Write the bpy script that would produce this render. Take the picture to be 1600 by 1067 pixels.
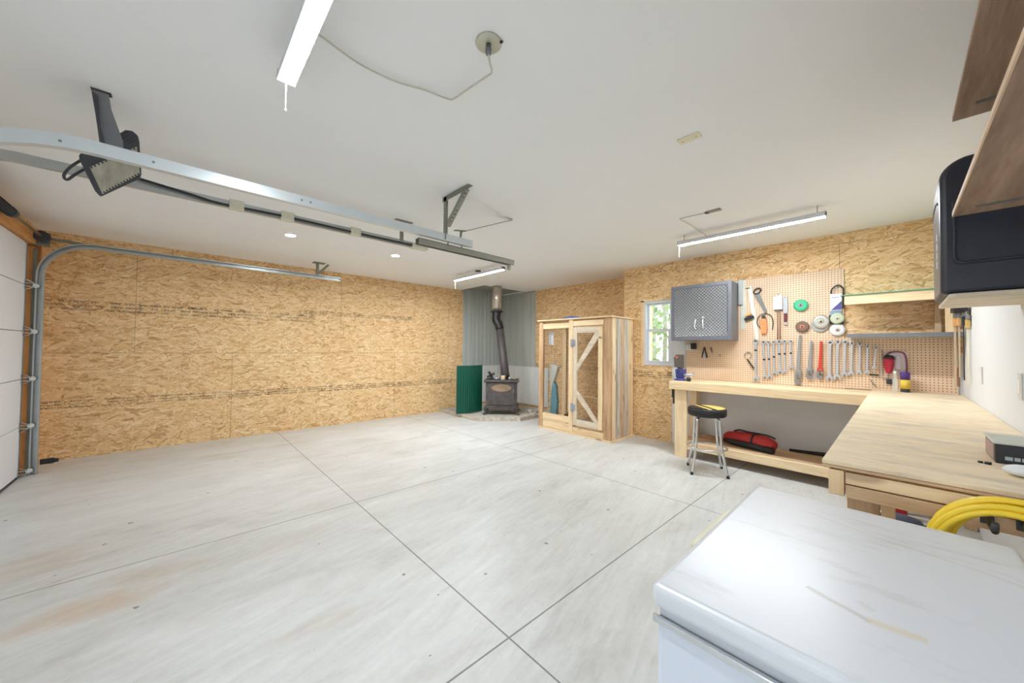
import bpy, bmesh, math, random
from mathutils import Vector, Matrix, Euler
random.seed(7)
sc = bpy.context.scene
for o in list(bpy.data.objects): bpy.data.objects.remove(o)
C = bpy.context.scene.collection

# ------------------------------------------------------------ camera
cam_d = bpy.data.cameras.new('camera'); cam = bpy.data.objects.new('camera', cam_d); C.objects.link(cam)
cam_d.sensor_width = 36; cam_d.lens = 559.04*36/1600; cam_d.clip_start = .02; cam_d.clip_end = 200
RT = Vector((.680021, .733128, .009770)); UP = Vector((.008834, -.021517, .999729)); BK = Vector((.733139, -.679751, -.021108))
cam.matrix_world = Matrix(((RT.x, UP.x, BK.x, 0), (RT.y, UP.y, BK.y, 0), (RT.z, UP.z, BK.z, 1.3176), (0, 0, 0, 1)))
sc.camera = cam
# ------------------------------------------------------------ world, exposure
sc.view_settings.view_transform = 'Standard'; sc.view_settings.look = 'None'; sc.view_settings.gamma = 1
sc.view_settings.use_curve_mapping = False
sc.view_settings.exposure = 1.9
w = bpy.data.worlds.new('sky'); sc.world = w; w.use_nodes = True
w.node_tree.nodes['Background'].inputs[0].default_value = (.80, .90, 1, 1)
w.node_tree.nodes['Background'].inputs[1].default_value = 1.2
LED = 52.0          # emission of the tube lamps' diffusers
POT = 240.0
sc.cycles.max_bounces = 10; sc.cycles.diffuse_bounces = 8; sc.cycles.glossy_bounces = 4
sc.cycles.caustics_reflective = False; sc.cycles.caustics_refractive = False
sc.cycles.sample_clamp_indirect = 6

# ------------------------------------------------------------ materials
def srgb(r, g, b):
    f = lambda c: ((c/255)/12.92 if c/255 <= .04045 else ((c/255+.055)/1.055)**2.4)
    return (f(r), f(g), f(b), 1)
class NT:
    def __init__(s, name):
        s.m = bpy.data.materials.new(name); s.m.use_nodes = True; s.t = s.m.node_tree; s.n = s.t.nodes; s.l = s.t.links
        s.b = s.n['Principled BSDF']
    def set(s, sock, v):
        if hasattr(v, 'outputs'): v = v.outputs[0]
        if isinstance(v, bpy.types.NodeSocket): s.l.new(v, sock)
        elif v is not None:
            if isinstance(v, tuple) and len(v) == 4 and sock.type == 'VECTOR': v = v[:3]
            sock.default_value = v
    def math(s, op, a, b=None, c=None, clamp=False):
        n = s.n.new('ShaderNodeMath'); n.operation = op; n.use_clamp = clamp
        for i, v in enumerate((a, b, c)):
            if v is not None: s.set(n.inputs[i], v)
        return n.outputs[0]
    def mix(s, f, a, b, mode='MIX'):
        n = s.n.new('ShaderNodeMix'); n.data_type = 'RGBA'; n.blend_type = mode
        s.set(n.inputs[0], f); s.set(n.inputs[6], a); s.set(n.inputs[7], b); return n.outputs[2]
    def pos(s):
        return s.n.new('ShaderNodeNewGeometry').outputs['Position']
    def obj(s):
        return s.n.new('ShaderNodeTexCoord').outputs['Object']
    def sep(s, v):
        n = s.n.new('ShaderNodeSeparateXYZ'); s.set(n.inputs[0], v); return n.outputs
    def comb(s, x=0., y=0., z=0.):
        n = s.n.new('ShaderNodeCombineXYZ')
        for i, v in enumerate((x, y, z)): s.set(n.inputs[i], v)
        return n.outputs[0]
    def mapping(s, v, loc=(0, 0, 0), rot=(0, 0, 0), scale=(1, 1, 1)):
        n = s.n.new('ShaderNodeMapping'); s.set(n.inputs[0], v)
        n.inputs[1].default_value = loc; n.inputs[2].default_value = rot; n.inputs[3].default_value = scale; return n.outputs[0]
    def rotscale(s, v, loc, rot, scale):
        n = s.n.new('ShaderNodeMapping'); n.vector_type = 'TEXTURE'; s.set(n.inputs[0], v)
        n.inputs[1].default_value = loc; n.inputs[2].default_value = (0, 0, rot); n.inputs[3].default_value = tuple(1/k for k in scale); return n.outputs[0]
    def noise(s, v, scale, detail=3, rough=.5, dist=0., col=False):
        n = s.n.new('ShaderNodeTexNoise'); s.set(n.inputs['Vector'], v); n.inputs['Scale'].default_value = scale
        n.inputs['Detail'].default_value = detail; n.inputs['Roughness'].default_value = rough; n.inputs['Distortion'].default_value = dist
        return n.outputs[1 if col else 0]
    def vor(s, v, scale=1, dim='2D', feat='F1', rnd=1.):
        n = s.n.new('ShaderNodeTexVoronoi'); n.voronoi_dimensions = dim; n.feature = feat
        s.set(n.inputs['Vector'], v); n.inputs['Scale'].default_value = scale; n.inputs['Randomness'].default_value = rnd
        return n.outputs
    def ramp(s, f, stops):
        n = s.n.new('ShaderNodeValToRGB'); s.set(n.inputs[0], f); e = n.color_ramp.elements
        while len(e) > 1: e.remove(e[-1])
        e[0].position, e[0].color = stops[0]
        for p, c in stops[1:]:
            k = e.new(p); k.color = c
        return n.outputs[0]
    def gr(s, v): return (v, v, v, 1)
    def bump(s, h, dist=.002, st=.5):
        n = s.n.new('ShaderNodeBump'); s.set(n.inputs['Height'], h); n.inputs['Distance'].default_value = dist; n.inputs['Strength'].default_value = st
        s.l.new(n.outputs[0], s.b.inputs['Normal'])
    def out(s, col=None, rough=None, metal=None, spec=None):
        if col is not None: s.set(s.b.inputs['Base Color'], col)
        if rough is not None: s.set(s.b.inputs['Roughness'], rough)
        if metal is not None: s.set(s.b.inputs['Metallic'], metal)
        if spec is not None: s.set(s.b.inputs['Specular IOR Level'], spec)
        return s.m
_M = {}
def flat(name, col, rough=.5, metal=0., spec=.5, var=.12, vs=12.):
    if name in _M: return _M[name]
    t = NT(name)
    n = t.noise(t.obj(), vs, 3)
    f = t.math('MULTIPLY_ADD', n, 2*var, 1-var)
    c = t.mix(1., col, t.comb(f, f, f), 'MULTIPLY')
    _M[name] = t.out(c, rough, metal, spec); return _M[name]
def osb(name, plane, hseams=(), vseams=(), stamps=()):
    """strand board; hseams (z, width), vseams (u, z0, z1), stamps (u0, z0, u1, z1, height)"""
    t = NT(name); p = t.sep(t.pos()); u = p[1] if plane == 'yz' else p[0]; v = p[2]
    uv = t.comb(u, v, 0.)
    warp = t.noise(uv, 7., 2, col=True)
    uvw = t.mix(.035, uv, warp, 'ADD')
    PAL = [(0, srgb(150, 100, 56)), (.07, srgb(186, 138, 86)), (.2, srgb(218, 176, 122)), (.5, srgb(233, 197, 144)), (.82, srgb(243, 213, 166)), (1, srgb(250, 230, 192))]
    col = None
    # rotation, along, across, share left out, half width of the strand
    spec = [(.12, 5.5, 24, .0, .9), (-.36, 6, 26, .40, .40), (.42, 6, 26, .45, .40), (-.9, 7, 26, .66, .38), (.85, 6.5, 28, .68, .38), (-.12, 5, 24, .45, .42), (.25, 8, 34, .58, .40), (-.55, 9, 40, .68, .40), (1.4, 8, 34, .86, .38), (.05, 9, 50, .62, .40), (.6, 10, 52, .78, .4)]
    for i, (rot, sx, sy, thr, hw) in enumerate(spec):
        q = t.rotscale(uvw, (i*3.17, i*1.93, 0), rot, (sx, sy, 1))
        vo = t.vor(q, 1., rnd=.85)
        ch = t.sep(vo[1])
        grain = t.noise(t.mapping(q, (0, 0, 0), (0, 0, 0), (.25, 1.6, 1)), 2.5, 2)
        val = t.math('MULTIPLY_ADD', grain, .30, t.math('MULTIPLY_ADD', ch[0], 1.0, -.13))
        c = t.ramp(val, PAL)
        if col is None:
            col = c; continue
        # a strand is a long lozenge inside its cell: distance from the cell point in strand coordinates
        dv = t.n.new('ShaderNodeVectorMath'); dv.operation = 'SUBTRACT'; t.set(dv.inputs[0], q); t.set(dv.inputs[1], vo[2]); d = t.sep(dv.outputs[0])
        ex = t.math('ABSOLUTE', d[0]); ey = t.math('ABSOLUTE', t.math('MULTIPLY_ADD', d[0], .22, d[1]))
        hwv = t.math('MULTIPLY_ADD', ch[2], .16, hw-.10)
        ins = t.math('MULTIPLY', t.math('LESS_THAN', ey, hwv), t.math('LESS_THAN', ex, .48))
        pres = t.math('GREATER_THAN', ch[1], thr)
        rim = t.math('MULTIPLY', t.math('MULTIPLY', pres, t.math('LESS_THAN', ex, .50)), t.math('COMPARE', t.math('SUBTRACT', t.math('MULTIPLY_ADD', d[0], .22, d[1]), hwv), 0., .05))
        col = t.mix(t.math('MULTIPLY', t.math('MULTIPLY', pres, ins), .92), col, c)
        col = t.mix(t.math('MULTIPLY', rim, .42), col, srgb(118, 78, 44))
    # scattered dark bark flecks
    for (lc, rt, sx, sy, th_, am, cc) in (((9, 4, 0), -.3, 8, 34, .86, .8, srgb(112, 66, 36)), ((2, 7, 0), .7, 9, 38, .88, .75, srgb(92, 56, 36)), ((5, 1, 0), 2.0, 11, 44, .90, .7, srgb(122, 74, 42)), ((1, 3, 0), .1, 16, 60, .90, .8, srgb(88, 60, 42))):
        q = t.rotscale(uvw, lc, rt, (sx, sy, 1)); vo = t.vor(q, 1., rnd=.8); ch = t.sep(vo[1])
        dv = t.n.new('ShaderNodeVectorMath'); dv.operation = 'SUBTRACT'; t.set(dv.inputs[0], q); t.set(dv.inputs[1], vo[2]); d = t.sep(dv.outputs[0])
        m = t.math('MULTIPLY', t.math('LESS_THAN', t.math('ABSOLUTE', d[0]), t.math('MULTIPLY_ADD', ch[0], .18, .06)), t.math('LESS_THAN', t.math('ABSOLUTE', t.math('MULTIPLY_ADD', d[0], .5, d[1])), .13))
        col = t.mix(t.math('MULTIPLY', t.math('MULTIPLY', m, t.math('GREATER_THAN', ch[1], th_)), am), col, cc)
    big = t.noise(uv, 1.1, 3)
    col = t.mix(.35, col, t.ramp(big, [(.3, srgb(234, 198, 148)), (.7, srgb(222, 180, 126))]))
    line = None
    for z, wd in hseams:
        m = t.math('COMPARE', v, z, wd); line = m if line is None else t.math('MAXIMUM', line, m)
    for uu, z0, z1 in vseams:
        m = t.math('MULTIPLY', t.math('COMPARE', u, uu, .0022), t.math('COMPARE', v, (z0+z1)/2, abs(z1-z0)/2))
        line = m if line is None else t.math('MAXIMUM', line, m)
    if line is not None: col = t.mix(t.math('MULTIPLY', line, .62), col, srgb(70, 48, 28))
    ink = None
    for (u0, z0, u1, z1, hh) in stamps:
        zc = t.math('MULTIPLY_ADD', t.math('DIVIDE', t.math('SUBTRACT', u, u0), u1-u0), z1-z0, z0)
        dv = t.math('SUBTRACT', v, zc)
        inb = t.math('MULTIPLY', t.math('LESS_THAN', t.math('ABSOLUTE', dv), hh/2), t.math('COMPARE', u, (u0+u1)/2, abs(u1-u0)/2))
        rows = t.math('LESS_THAN', t.math('PINGPONG', t.math('ADD', dv, 1.), hh/6), hh/6*.62)
        word = t.noise(t.comb(t.math('MULTIPLY', u, 8.), t.math('FLOOR', t.math('DIVIDE', dv, hh/3)), 0.), 1.0, 2)
        word = t.math('GREATER_THAN', word, .47)
        gly = t.math('GREATER_THAN', t.noise(t.comb(t.math('MULTIPLY', u, 1.5), dv, 0.), 95., 1, .4), .50)
        fine = t.math('MULTIPLY', t.math('MULTIPLY', rows, word), gly)
        big_ = t.vor(t.mapping(t.comb(u, dv, 0.), (0, 0, 0), (0, 0, 0), (9, 16, 1)), 1.)
        bb = t.math('MULTIPLY', t.math('GREATER_THAN', t.sep(big_[1])[0], .72), t.math('LESS_THAN', t.math('ABSOLUTE', t.math('SUBTRACT', big_[0], .22)), .05))
        vl = t.math('MULTIPLY', t.math('LESS_THAN', t.math('PINGPONG', u, .19), .0022), t.math('GREATER_THAN', t.noise(t.comb(u, 0., 3.), 4., 1), .5))
        m = t.math('MULTIPLY', inb, t.math('MAXIMUM', t.math('MAXIMUM', fine, bb), vl))
        ink = m if ink is None else t.math('MAXIMUM', ink, m)
    if ink is not None:
        fade = t.noise(t.comb(u, v, 5.), 2.6, 2)
        col = t.mix(t.math('MULTIPLY', ink, t.math('MULTIPLY_ADD', fade, 1.5, .05, clamp=True)), col, srgb(44, 34, 34))
    t.bump(t.noise(uvw, 60, 3), .001, .35)
    return t.out(col, .62, 0, .35)
def wood(name, axis, light, dark, knots=.5, rough=.55, grey=0.):
    """sawn softwood with the grain along one axis of the board"""
    if name in _M: return _M[name]
    t = NT(name)
    info = t.n.new('ShaderNodeObjectInfo').outputs['Random']
    sv = {'X': (1.2, 14, 14), 'Y': (14, 1.2, 14), 'Z': (14, 14, 1.2)}[axis]
    o = t.mix(1., t.obj(), t.comb(t.math('MULTIPLY', info, 7.), t.math('MULTIPLY', info, 11.), t.math('MULTIPLY', info, 5.)), 'ADD')
    q = t.mapping(o, (0, 0, 0), (0, 0, 0), sv)
    n1 = t.noise(q, 1.3, 5, .55, .6); n2 = t.noise(q, 5., 4, .6)
    f = t.math('ADD', t.math('MULTIPLY', n1, .7), t.math('MULTIPLY', n2, .35))
    c = t.ramp(f, [(.3, dark), (.46, tuple(.5*(a+b) for a, b in zip(light, dark))), (.6, light), (.8, tuple(min(1, a*1.08) for a in light))])
    kn = t.vor(t.mapping(o, (0, 0, 0), (0, 0, 0), tuple(2.2 if s < 2 else 6.5 for s in sv)), 1., '3D')
    k = t.math('MULTIPLY', t.math('SUBTRACT', .16, kn[0]), 16., clamp=True)
    c = t.mix(t.math('MULTIPLY', k, knots), c, srgb(120, 78, 46))
    if grey: c = t.mix(t.math('MULTIPLY', t.math('GREATER_THAN', t.noise(q, .8, 2), .5), grey), c, srgb(160, 155, 150))
    t.bump(n2, .0008, .3)
    _M[name] = t.out(c, rough, 0, .35); return _M[name]
PL, PD = srgb(242, 218, 178), srgb(216, 180, 134)
def pine(ax): return wood('pine_'+ax, ax, PL, PD)
def pine2(ax): return wood('weathered_pine_'+ax, ax, srgb(214, 184, 148), srgb(170, 132, 94), .4, .6)
def cedar(ax): return wood('orange_fir_'+ax, ax, srgb(214, 158, 98), srgb(170, 112, 60), .4, .6)
def greywood(ax): return wood('grey_barn_wood_'+ax, ax, srgb(216, 206, 192), srgb(158, 144, 130), .3, .7, .3)

def m_concrete():
    t = NT('concrete_floor'); p = t.pos(); s = t.sep(p)
    big = t.noise(p, .55, 4, .6); mid = t.noise(t.mapping(p, scale=(2.6, .9, 1)), 1.6, 6, .65, .5); fine = t.noise(p, 26, 4, .7)
    sw = t.noise(t.rotscale(p, (0, 0, 0), .25, (26, 2.2, 1)), 1.2, 4, .6, .7)
    f = t.math('ADD', t.math('ADD', t.math('MULTIPLY', big, .30), t.math('MULTIPLY', mid, .36)), t.math('ADD', t.math('MULTIPLY', fine, .12), t.math('MULTIPLY', sw, .22)))
    c = t.ramp(f, [(.36, srgb(176, 177, 172)), (.45, srgb(196, 196, 193)), (.55, srgb(208, 209, 207)), (.66, srgb(222, 223, 222))])
    # brown tyre and rust stains, heavier towards the garage doors
    st = t.noise(t.mapping(p, scale=(1.9, .55, 1)), 1.7, 5, .62, .4)
    near = t.math('MULTIPLY_ADD', s[1], -.22, .72, clamp=True)
    c = t.mix(t.math('MULTIPLY', t.math('MULTIPLY', t.math('MULTIPLY_ADD', st, 5., -2.75, clamp=True), near), .55), c, srgb(186, 164, 138))
    st2 = t.noise(t.mapping(p, loc=(4, 2, 0), scale=(2.0, .8, 1)), 1.5, 6, .66, .3)
    c = t.mix(t.math('MULTIPLY', t.math('MULTIPLY_ADD', st2, 6., -3.45, clamp=True), .4), c, srgb(150, 148, 142))
    def blob(x, y, rx, ry, a):
        q = t.mapping(p, scale=(1, 1, 0)); d = t.sep(t.mix(.25, q, t.noise(p, 3.0, 3, col=True), 'ADD'))
        dx = t.math('DIVIDE', t.math('SUBTRACT', d[0], x+.12), rx); dy = t.math('DIVIDE', t.math('SUBTRACT', d[1], y+.12), ry)
        r = t.math('SQRT', t.math('ADD', t.math('MULTIPLY', dx, dx), t.math('MULTIPLY', dy, dy)))
        return t.math('MULTIPLY', t.math('MULTIPLY_ADD', r, -1.6, 1.6, clamp=True), a)
    c = t.mix(blob(-2.75, -.30, .12, .36, .45), c, srgb(190, 158, 120))
    c = t.mix(blob(-5.3, 4.6, .5, .6, .35), c, srgb(180, 165, 150))
    vo = t.vor(t.mapping(t.mix(.02, p, t.noise(p, 40, 2, col=True), 'ADD'), scale=(3.1, 3.1, 0)), 1.)
    spk = t.math('LESS_THAN', vo[0], t.math('MULTIPLY', t.math('POWER', t.sep(vo[1])[0], 5.), .045))
    c = t.mix(t.math('MULTIPLY', spk, .75), c, srgb(95, 90, 84))
    line = None
    W = t.math('MULTIPLY_ADD', t.noise(p, 2., 2), .0025, .0028)
    for ax, v in ((0, -1.219), (0, -3.153), (1, 1.129), (1, 3.232)):
        m = t.math('LESS_THAN', t.math('ABSOLUTE', t.math('SUBTRACT', s[ax], v)), W); line = m if line is None else t.math('MAXIMUM', line, m)
    m = t.math('MULTIPLY', t.math('COMPARE', s[0], -3.71, .008), t.math('COMPARE', s[1], 3.82, .53))
    c = t.mix(t.math('MULTIPLY', m, .8), c, srgb(96, 86, 74))
    c = t.mix(t.math('MULTIPLY', line, .72), c, srgb(72, 68, 62))
    h = t.math('SUBTRACT', t.math('MULTIPLY', fine, .3), line)
    t.bump(h, .002, .25)
    r = t.math('MULTIPLY_ADD', big, .3, .26)
    return t.out(c, r, 0, .42)
def m_drywall(name, col, dirt=.0):
    t = NT(name); p = t.pos(); n = t.noise(p, 1.3, 4); f = t.math('MULTIPLY_ADD', n, .05, .975)
    c = t.mix(1., col, t.comb(f, f, f), 'MULTIPLY')
    if dirt:
        c = t.mix(t.math('MULTIPLY', t.math('MULTIPLY_ADD', t.noise(p, 5, 5, .7), 4., -2.5, clamp=True), dirt), c, srgb(170, 165, 155))
    t.bump(t.noise(p, 120, 2), .0004, .2)
    return t.out(c, .75, 0, .25)
def m_peg():
    t = NT('pegboard_hardboard'); s = t.sep(t.pos()); P = .0254
    fx = t.math('SUBTRACT', t.math('PINGPONG', s[0], P/2), 0.); fz = t.math('PINGPONG', s[2], P/2)
    d = t.math('SQRT', t.math('ADD', t.math('MULTIPLY', fx, fx), t.math('MULTIPLY', fz, fz)))
    hole = t.math('LESS_THAN', d, .0042)
    n = t.noise(t.pos(), 3, 4)
    c = t.ramp(n, [(.3, srgb(216, 186, 156)), (.7, srgb(232, 206, 178))])
    c = t.mix(hole, c, srgb(84, 58, 42))
    t.bump(t.math('SUBTRACT', 1., hole), .003, .6)
    return t.out(c, .55, 0, .35)
def m_ribs(name, col, pitch, ax, rough=.45, metal=.3, amt=.12):
    t = NT(name); s = t.sep(t.pos()); u = s[ax]
    w_ = t.math('PINGPONG', u, pitch/2); g = t.math('LESS_THAN', w_, pitch*.06); g2 = t.math('SINE', t.math('MULTIPLY', u, math.pi*2/pitch*2))
    n = t.noise(t.mapping(t.pos(), scale=(6, 6, .6)), 2, 3); f = t.math('ADD', t.math('MULTIPLY_ADD', n, .16, .92), t.math('MULTIPLY', g, -amt))
    c = t.mix(1., col, t.comb(f, f, f), 'MULTIPLY'); t.bump(t.math('MULTIPLY_ADD', g2, .2, g), .006, .5)
    return t.out(c, rough, metal, .4)
def m_diamond():
    t = NT('diamond_plate'); s = t.sep(t.obj()); k = math.pi/.040
    a = t.math('MULTIPLY', t.math('ADD', s[0], s[2]), k); b = t.math('MULTIPLY', t.math('SUBTRACT', s[0], s[2]), k)
    h = t.math('MINIMUM', t.math('ABSOLUTE', t.math('SINE', a)), t.math('ABSOLUTE', t.math('SINE', b)))
    hs = t.math('MULTIPLY_ADD', h, 2.2, -.25, clamp=True)
    c = t.mix(hs, srgb(84, 88, 92), srgb(172, 175, 178))
    t.bump(hs, .004, .9)
    return t.out(c, .34, .75, .5)
def m_freezer():
    t = NT('freezer_enamel'); p = t.pos()
    n = t.noise(t.mapping(p, rot=(0, 0, .3), scale=(1.5, 6, 1)), 3, 6, .65)
    n2 = t.noise(t.mapping(p, scale=(1, 1, 1)), 1.8, 3)
    c = t.mix(t.math('MULTIPLY', t.math('MULTIPLY', t.math('MULTIPLY_ADD', n, 6., -3.3, clamp=True), n2), .75), srgb(206, 209, 214), srgb(160, 155, 146))
    s = t.sep(t.mix(.03, p, t.noise(p, 8, 3, col=True), 'ADD'))
    def streak(x0, y0, x1, y1, wd, a):
        L = math.hypot(x1-x0, y1-y0); ux, uy = (x1-x0)/L, (y1-y0)/L
        dx = t.math('SUBTRACT', s[0], x0+.015); dy = t.math('SUBTRACT', s[1], y0+.015)
        al = t.math('ADD', t.math('MULTIPLY', dx, ux), t.math('MULTIPLY', dy, uy)); ac = t.math('ABSOLUTE', t.math('SUBTRACT', t.math('MULTIPLY', dx, -uy), t.math('MULTIPLY', dy, -ux)))
        inl = t.math('COMPARE', al, L/2, L/2)
        return t.math('MULTIPLY', t.math('MULTIPLY', inl, t.math('MULTIPLY_ADD', ac, -1/wd, 1., clamp=True)), a)
    up_ = t.math('GREATER_THAN', t.sep(p)[2], .85)
    c = t.mix(t.math('MULTIPLY', streak(-.125, .905, -.035, .862, .011, .8), up_), c, srgb(176, 172, 166))
    c = t.mix(t.math('MULTIPLY', streak(-.04, .865, .03, .875, .016, .8), up_), c, srgb(204, 190, 166))
    c = t.mix(t.math('MULTIPLY', streak(-.20, 1.32, .17, 1.22, .006, .45), up_), c, srgb(190, 178, 158))
    c = t.mix(t.math('MULTIPLY', streak(-.055, .925, -.035, .905, .010, .3), up_), c, srgb(170, 168, 160))
    return t.out(c, .30, 0, .5)
def m_ply():
    t = NT('plywood_top'); p = t.obj(); q = t.mapping(p, scale=(1.5, 14, 14))
    n = t.noise(t.mapping(p, scale=(1.6, 6, 6)), 1.6, 5, .6, 1.6); d = t.noise(t.mapping(p, scale=(2, 4, 2)), 2.2, 6, .7)
    c = t.ramp(t.math('MULTIPLY_ADD', d, .4, t.math('MULTIPLY', n, .6)), [(.32, srgb(216, 192, 158)), (.48, srgb(232, 212, 180)), (.65, srgb(242, 226, 198))])
    c = t.mix(t.math('MULTIPLY', t.math('MULTIPLY_ADD', d, 6., -3.0, clamp=True), .6), c, srgb(176, 168, 154))
    d2 = t.noise(t.mapping(p, loc=(3, 1, 0), scale=(4, 16, 4)), 2.0, 5, .7)
    c = t.mix(t.math('MULTIPLY', t.math('MULTIPLY_ADD', d2, 8., -5., clamp=True), .6), c, srgb(146, 132, 116))
    return t.out(c, .6, 0, .3)
def m_stove():
    t = NT('cast_iron_stove'); n = t.noise(t.obj(), 7, 5, .65)
    c = t.ramp(n, [(.3, srgb(72, 68, 68)), (.55, srgb(98, 92, 90)), (.75, srgb(122, 110, 102))])
    t.bump(t.noise(t.obj(), 60, 3), .001, .4); return t.out(c, .55, .35, .4)
def m_glass(name, col=(1, 1, 1, 1), alpha=.12, rough=.02):
    t = NT(name); t.out(col, rough, 0, .5); t.b.inputs['Alpha'].default_value = alpha; return t.m
def m_emit(name, col, st):
    t = NT(name); t.b.inputs['Emission Color'].default_value = col; t.b.inputs['Emission Strength'].default_value = st; return t.out((.9, .9, .9, 1), .4)

galv = flat('galvanised_steel', srgb(184, 190, 190), .38, .75, .5, .16, 9)
lit_galv = flat('lamp_lit_galvanised_steel', srgb(208, 216, 220), .32, .45, .5, .06, 5)  # lighter copy of the galvanised steel, nearby lamp's light put into its colour
galvd = flat('dull_galvanised_steel', srgb(140, 142, 134), .5, .6, .5, .2, 20)
chrome = flat('chrome_steel', srgb(216, 218, 220), .16, .9, .5, .08, 40)
wrs = flat('wrench_chrome', srgb(186, 190, 196), .3, .45, .5, .1, 60)
satin = flat('satin_tool_steel', srgb(190, 193, 198), .34, .5, .5, .14, 40)
steel2 = flat('dull_tool_steel', srgb(140, 140, 140), .45, .6, .5, .2, 40)
black = flat('black_plastic', srgb(30, 30, 33), .45)
dgrey = flat('dark_grey_paint', srgb(66, 67, 72), .5, .2)
mgrey = flat('grey_painted_steel', srgb(122, 124, 130), .45, .3)
white = flat('white_plastic', srgb(232, 232, 230), .45, var=.03)
doorw = flat('white_door_steel', srgb(226, 229, 236), .55, var=.03, vs=2)
paper = flat('white_paper', srgb(232, 234, 240), .7, var=.03)
red = flat('red_fabric', srgb(176, 42, 40), .65)
redp = flat('red_paint', srgb(196, 62, 38), .45)
redd = flat('deep_red_plastic', srgb(168, 10, 14), .4)
yellow = flat('yellow_cord_rubber', srgb(240, 206, 52), .45, var=.06)
cream = flat('cream_tape', srgb(214, 210, 190), .6)
cordm = flat('cream_cord_vinyl', srgb(204, 200, 186), .6)
greenm = flat('dark_green_metal', srgb(10, 84, 66), .45, .2, .5, .12, 3)
blue = flat('blue_vise_paint', srgb(58, 64, 132), .4)
blued = flat('blue_tarp', srgb(58, 90, 160), .5)
teal = flat('teal_netting', srgb(92, 150, 166), .6, var=.25, vs=30)

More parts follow.
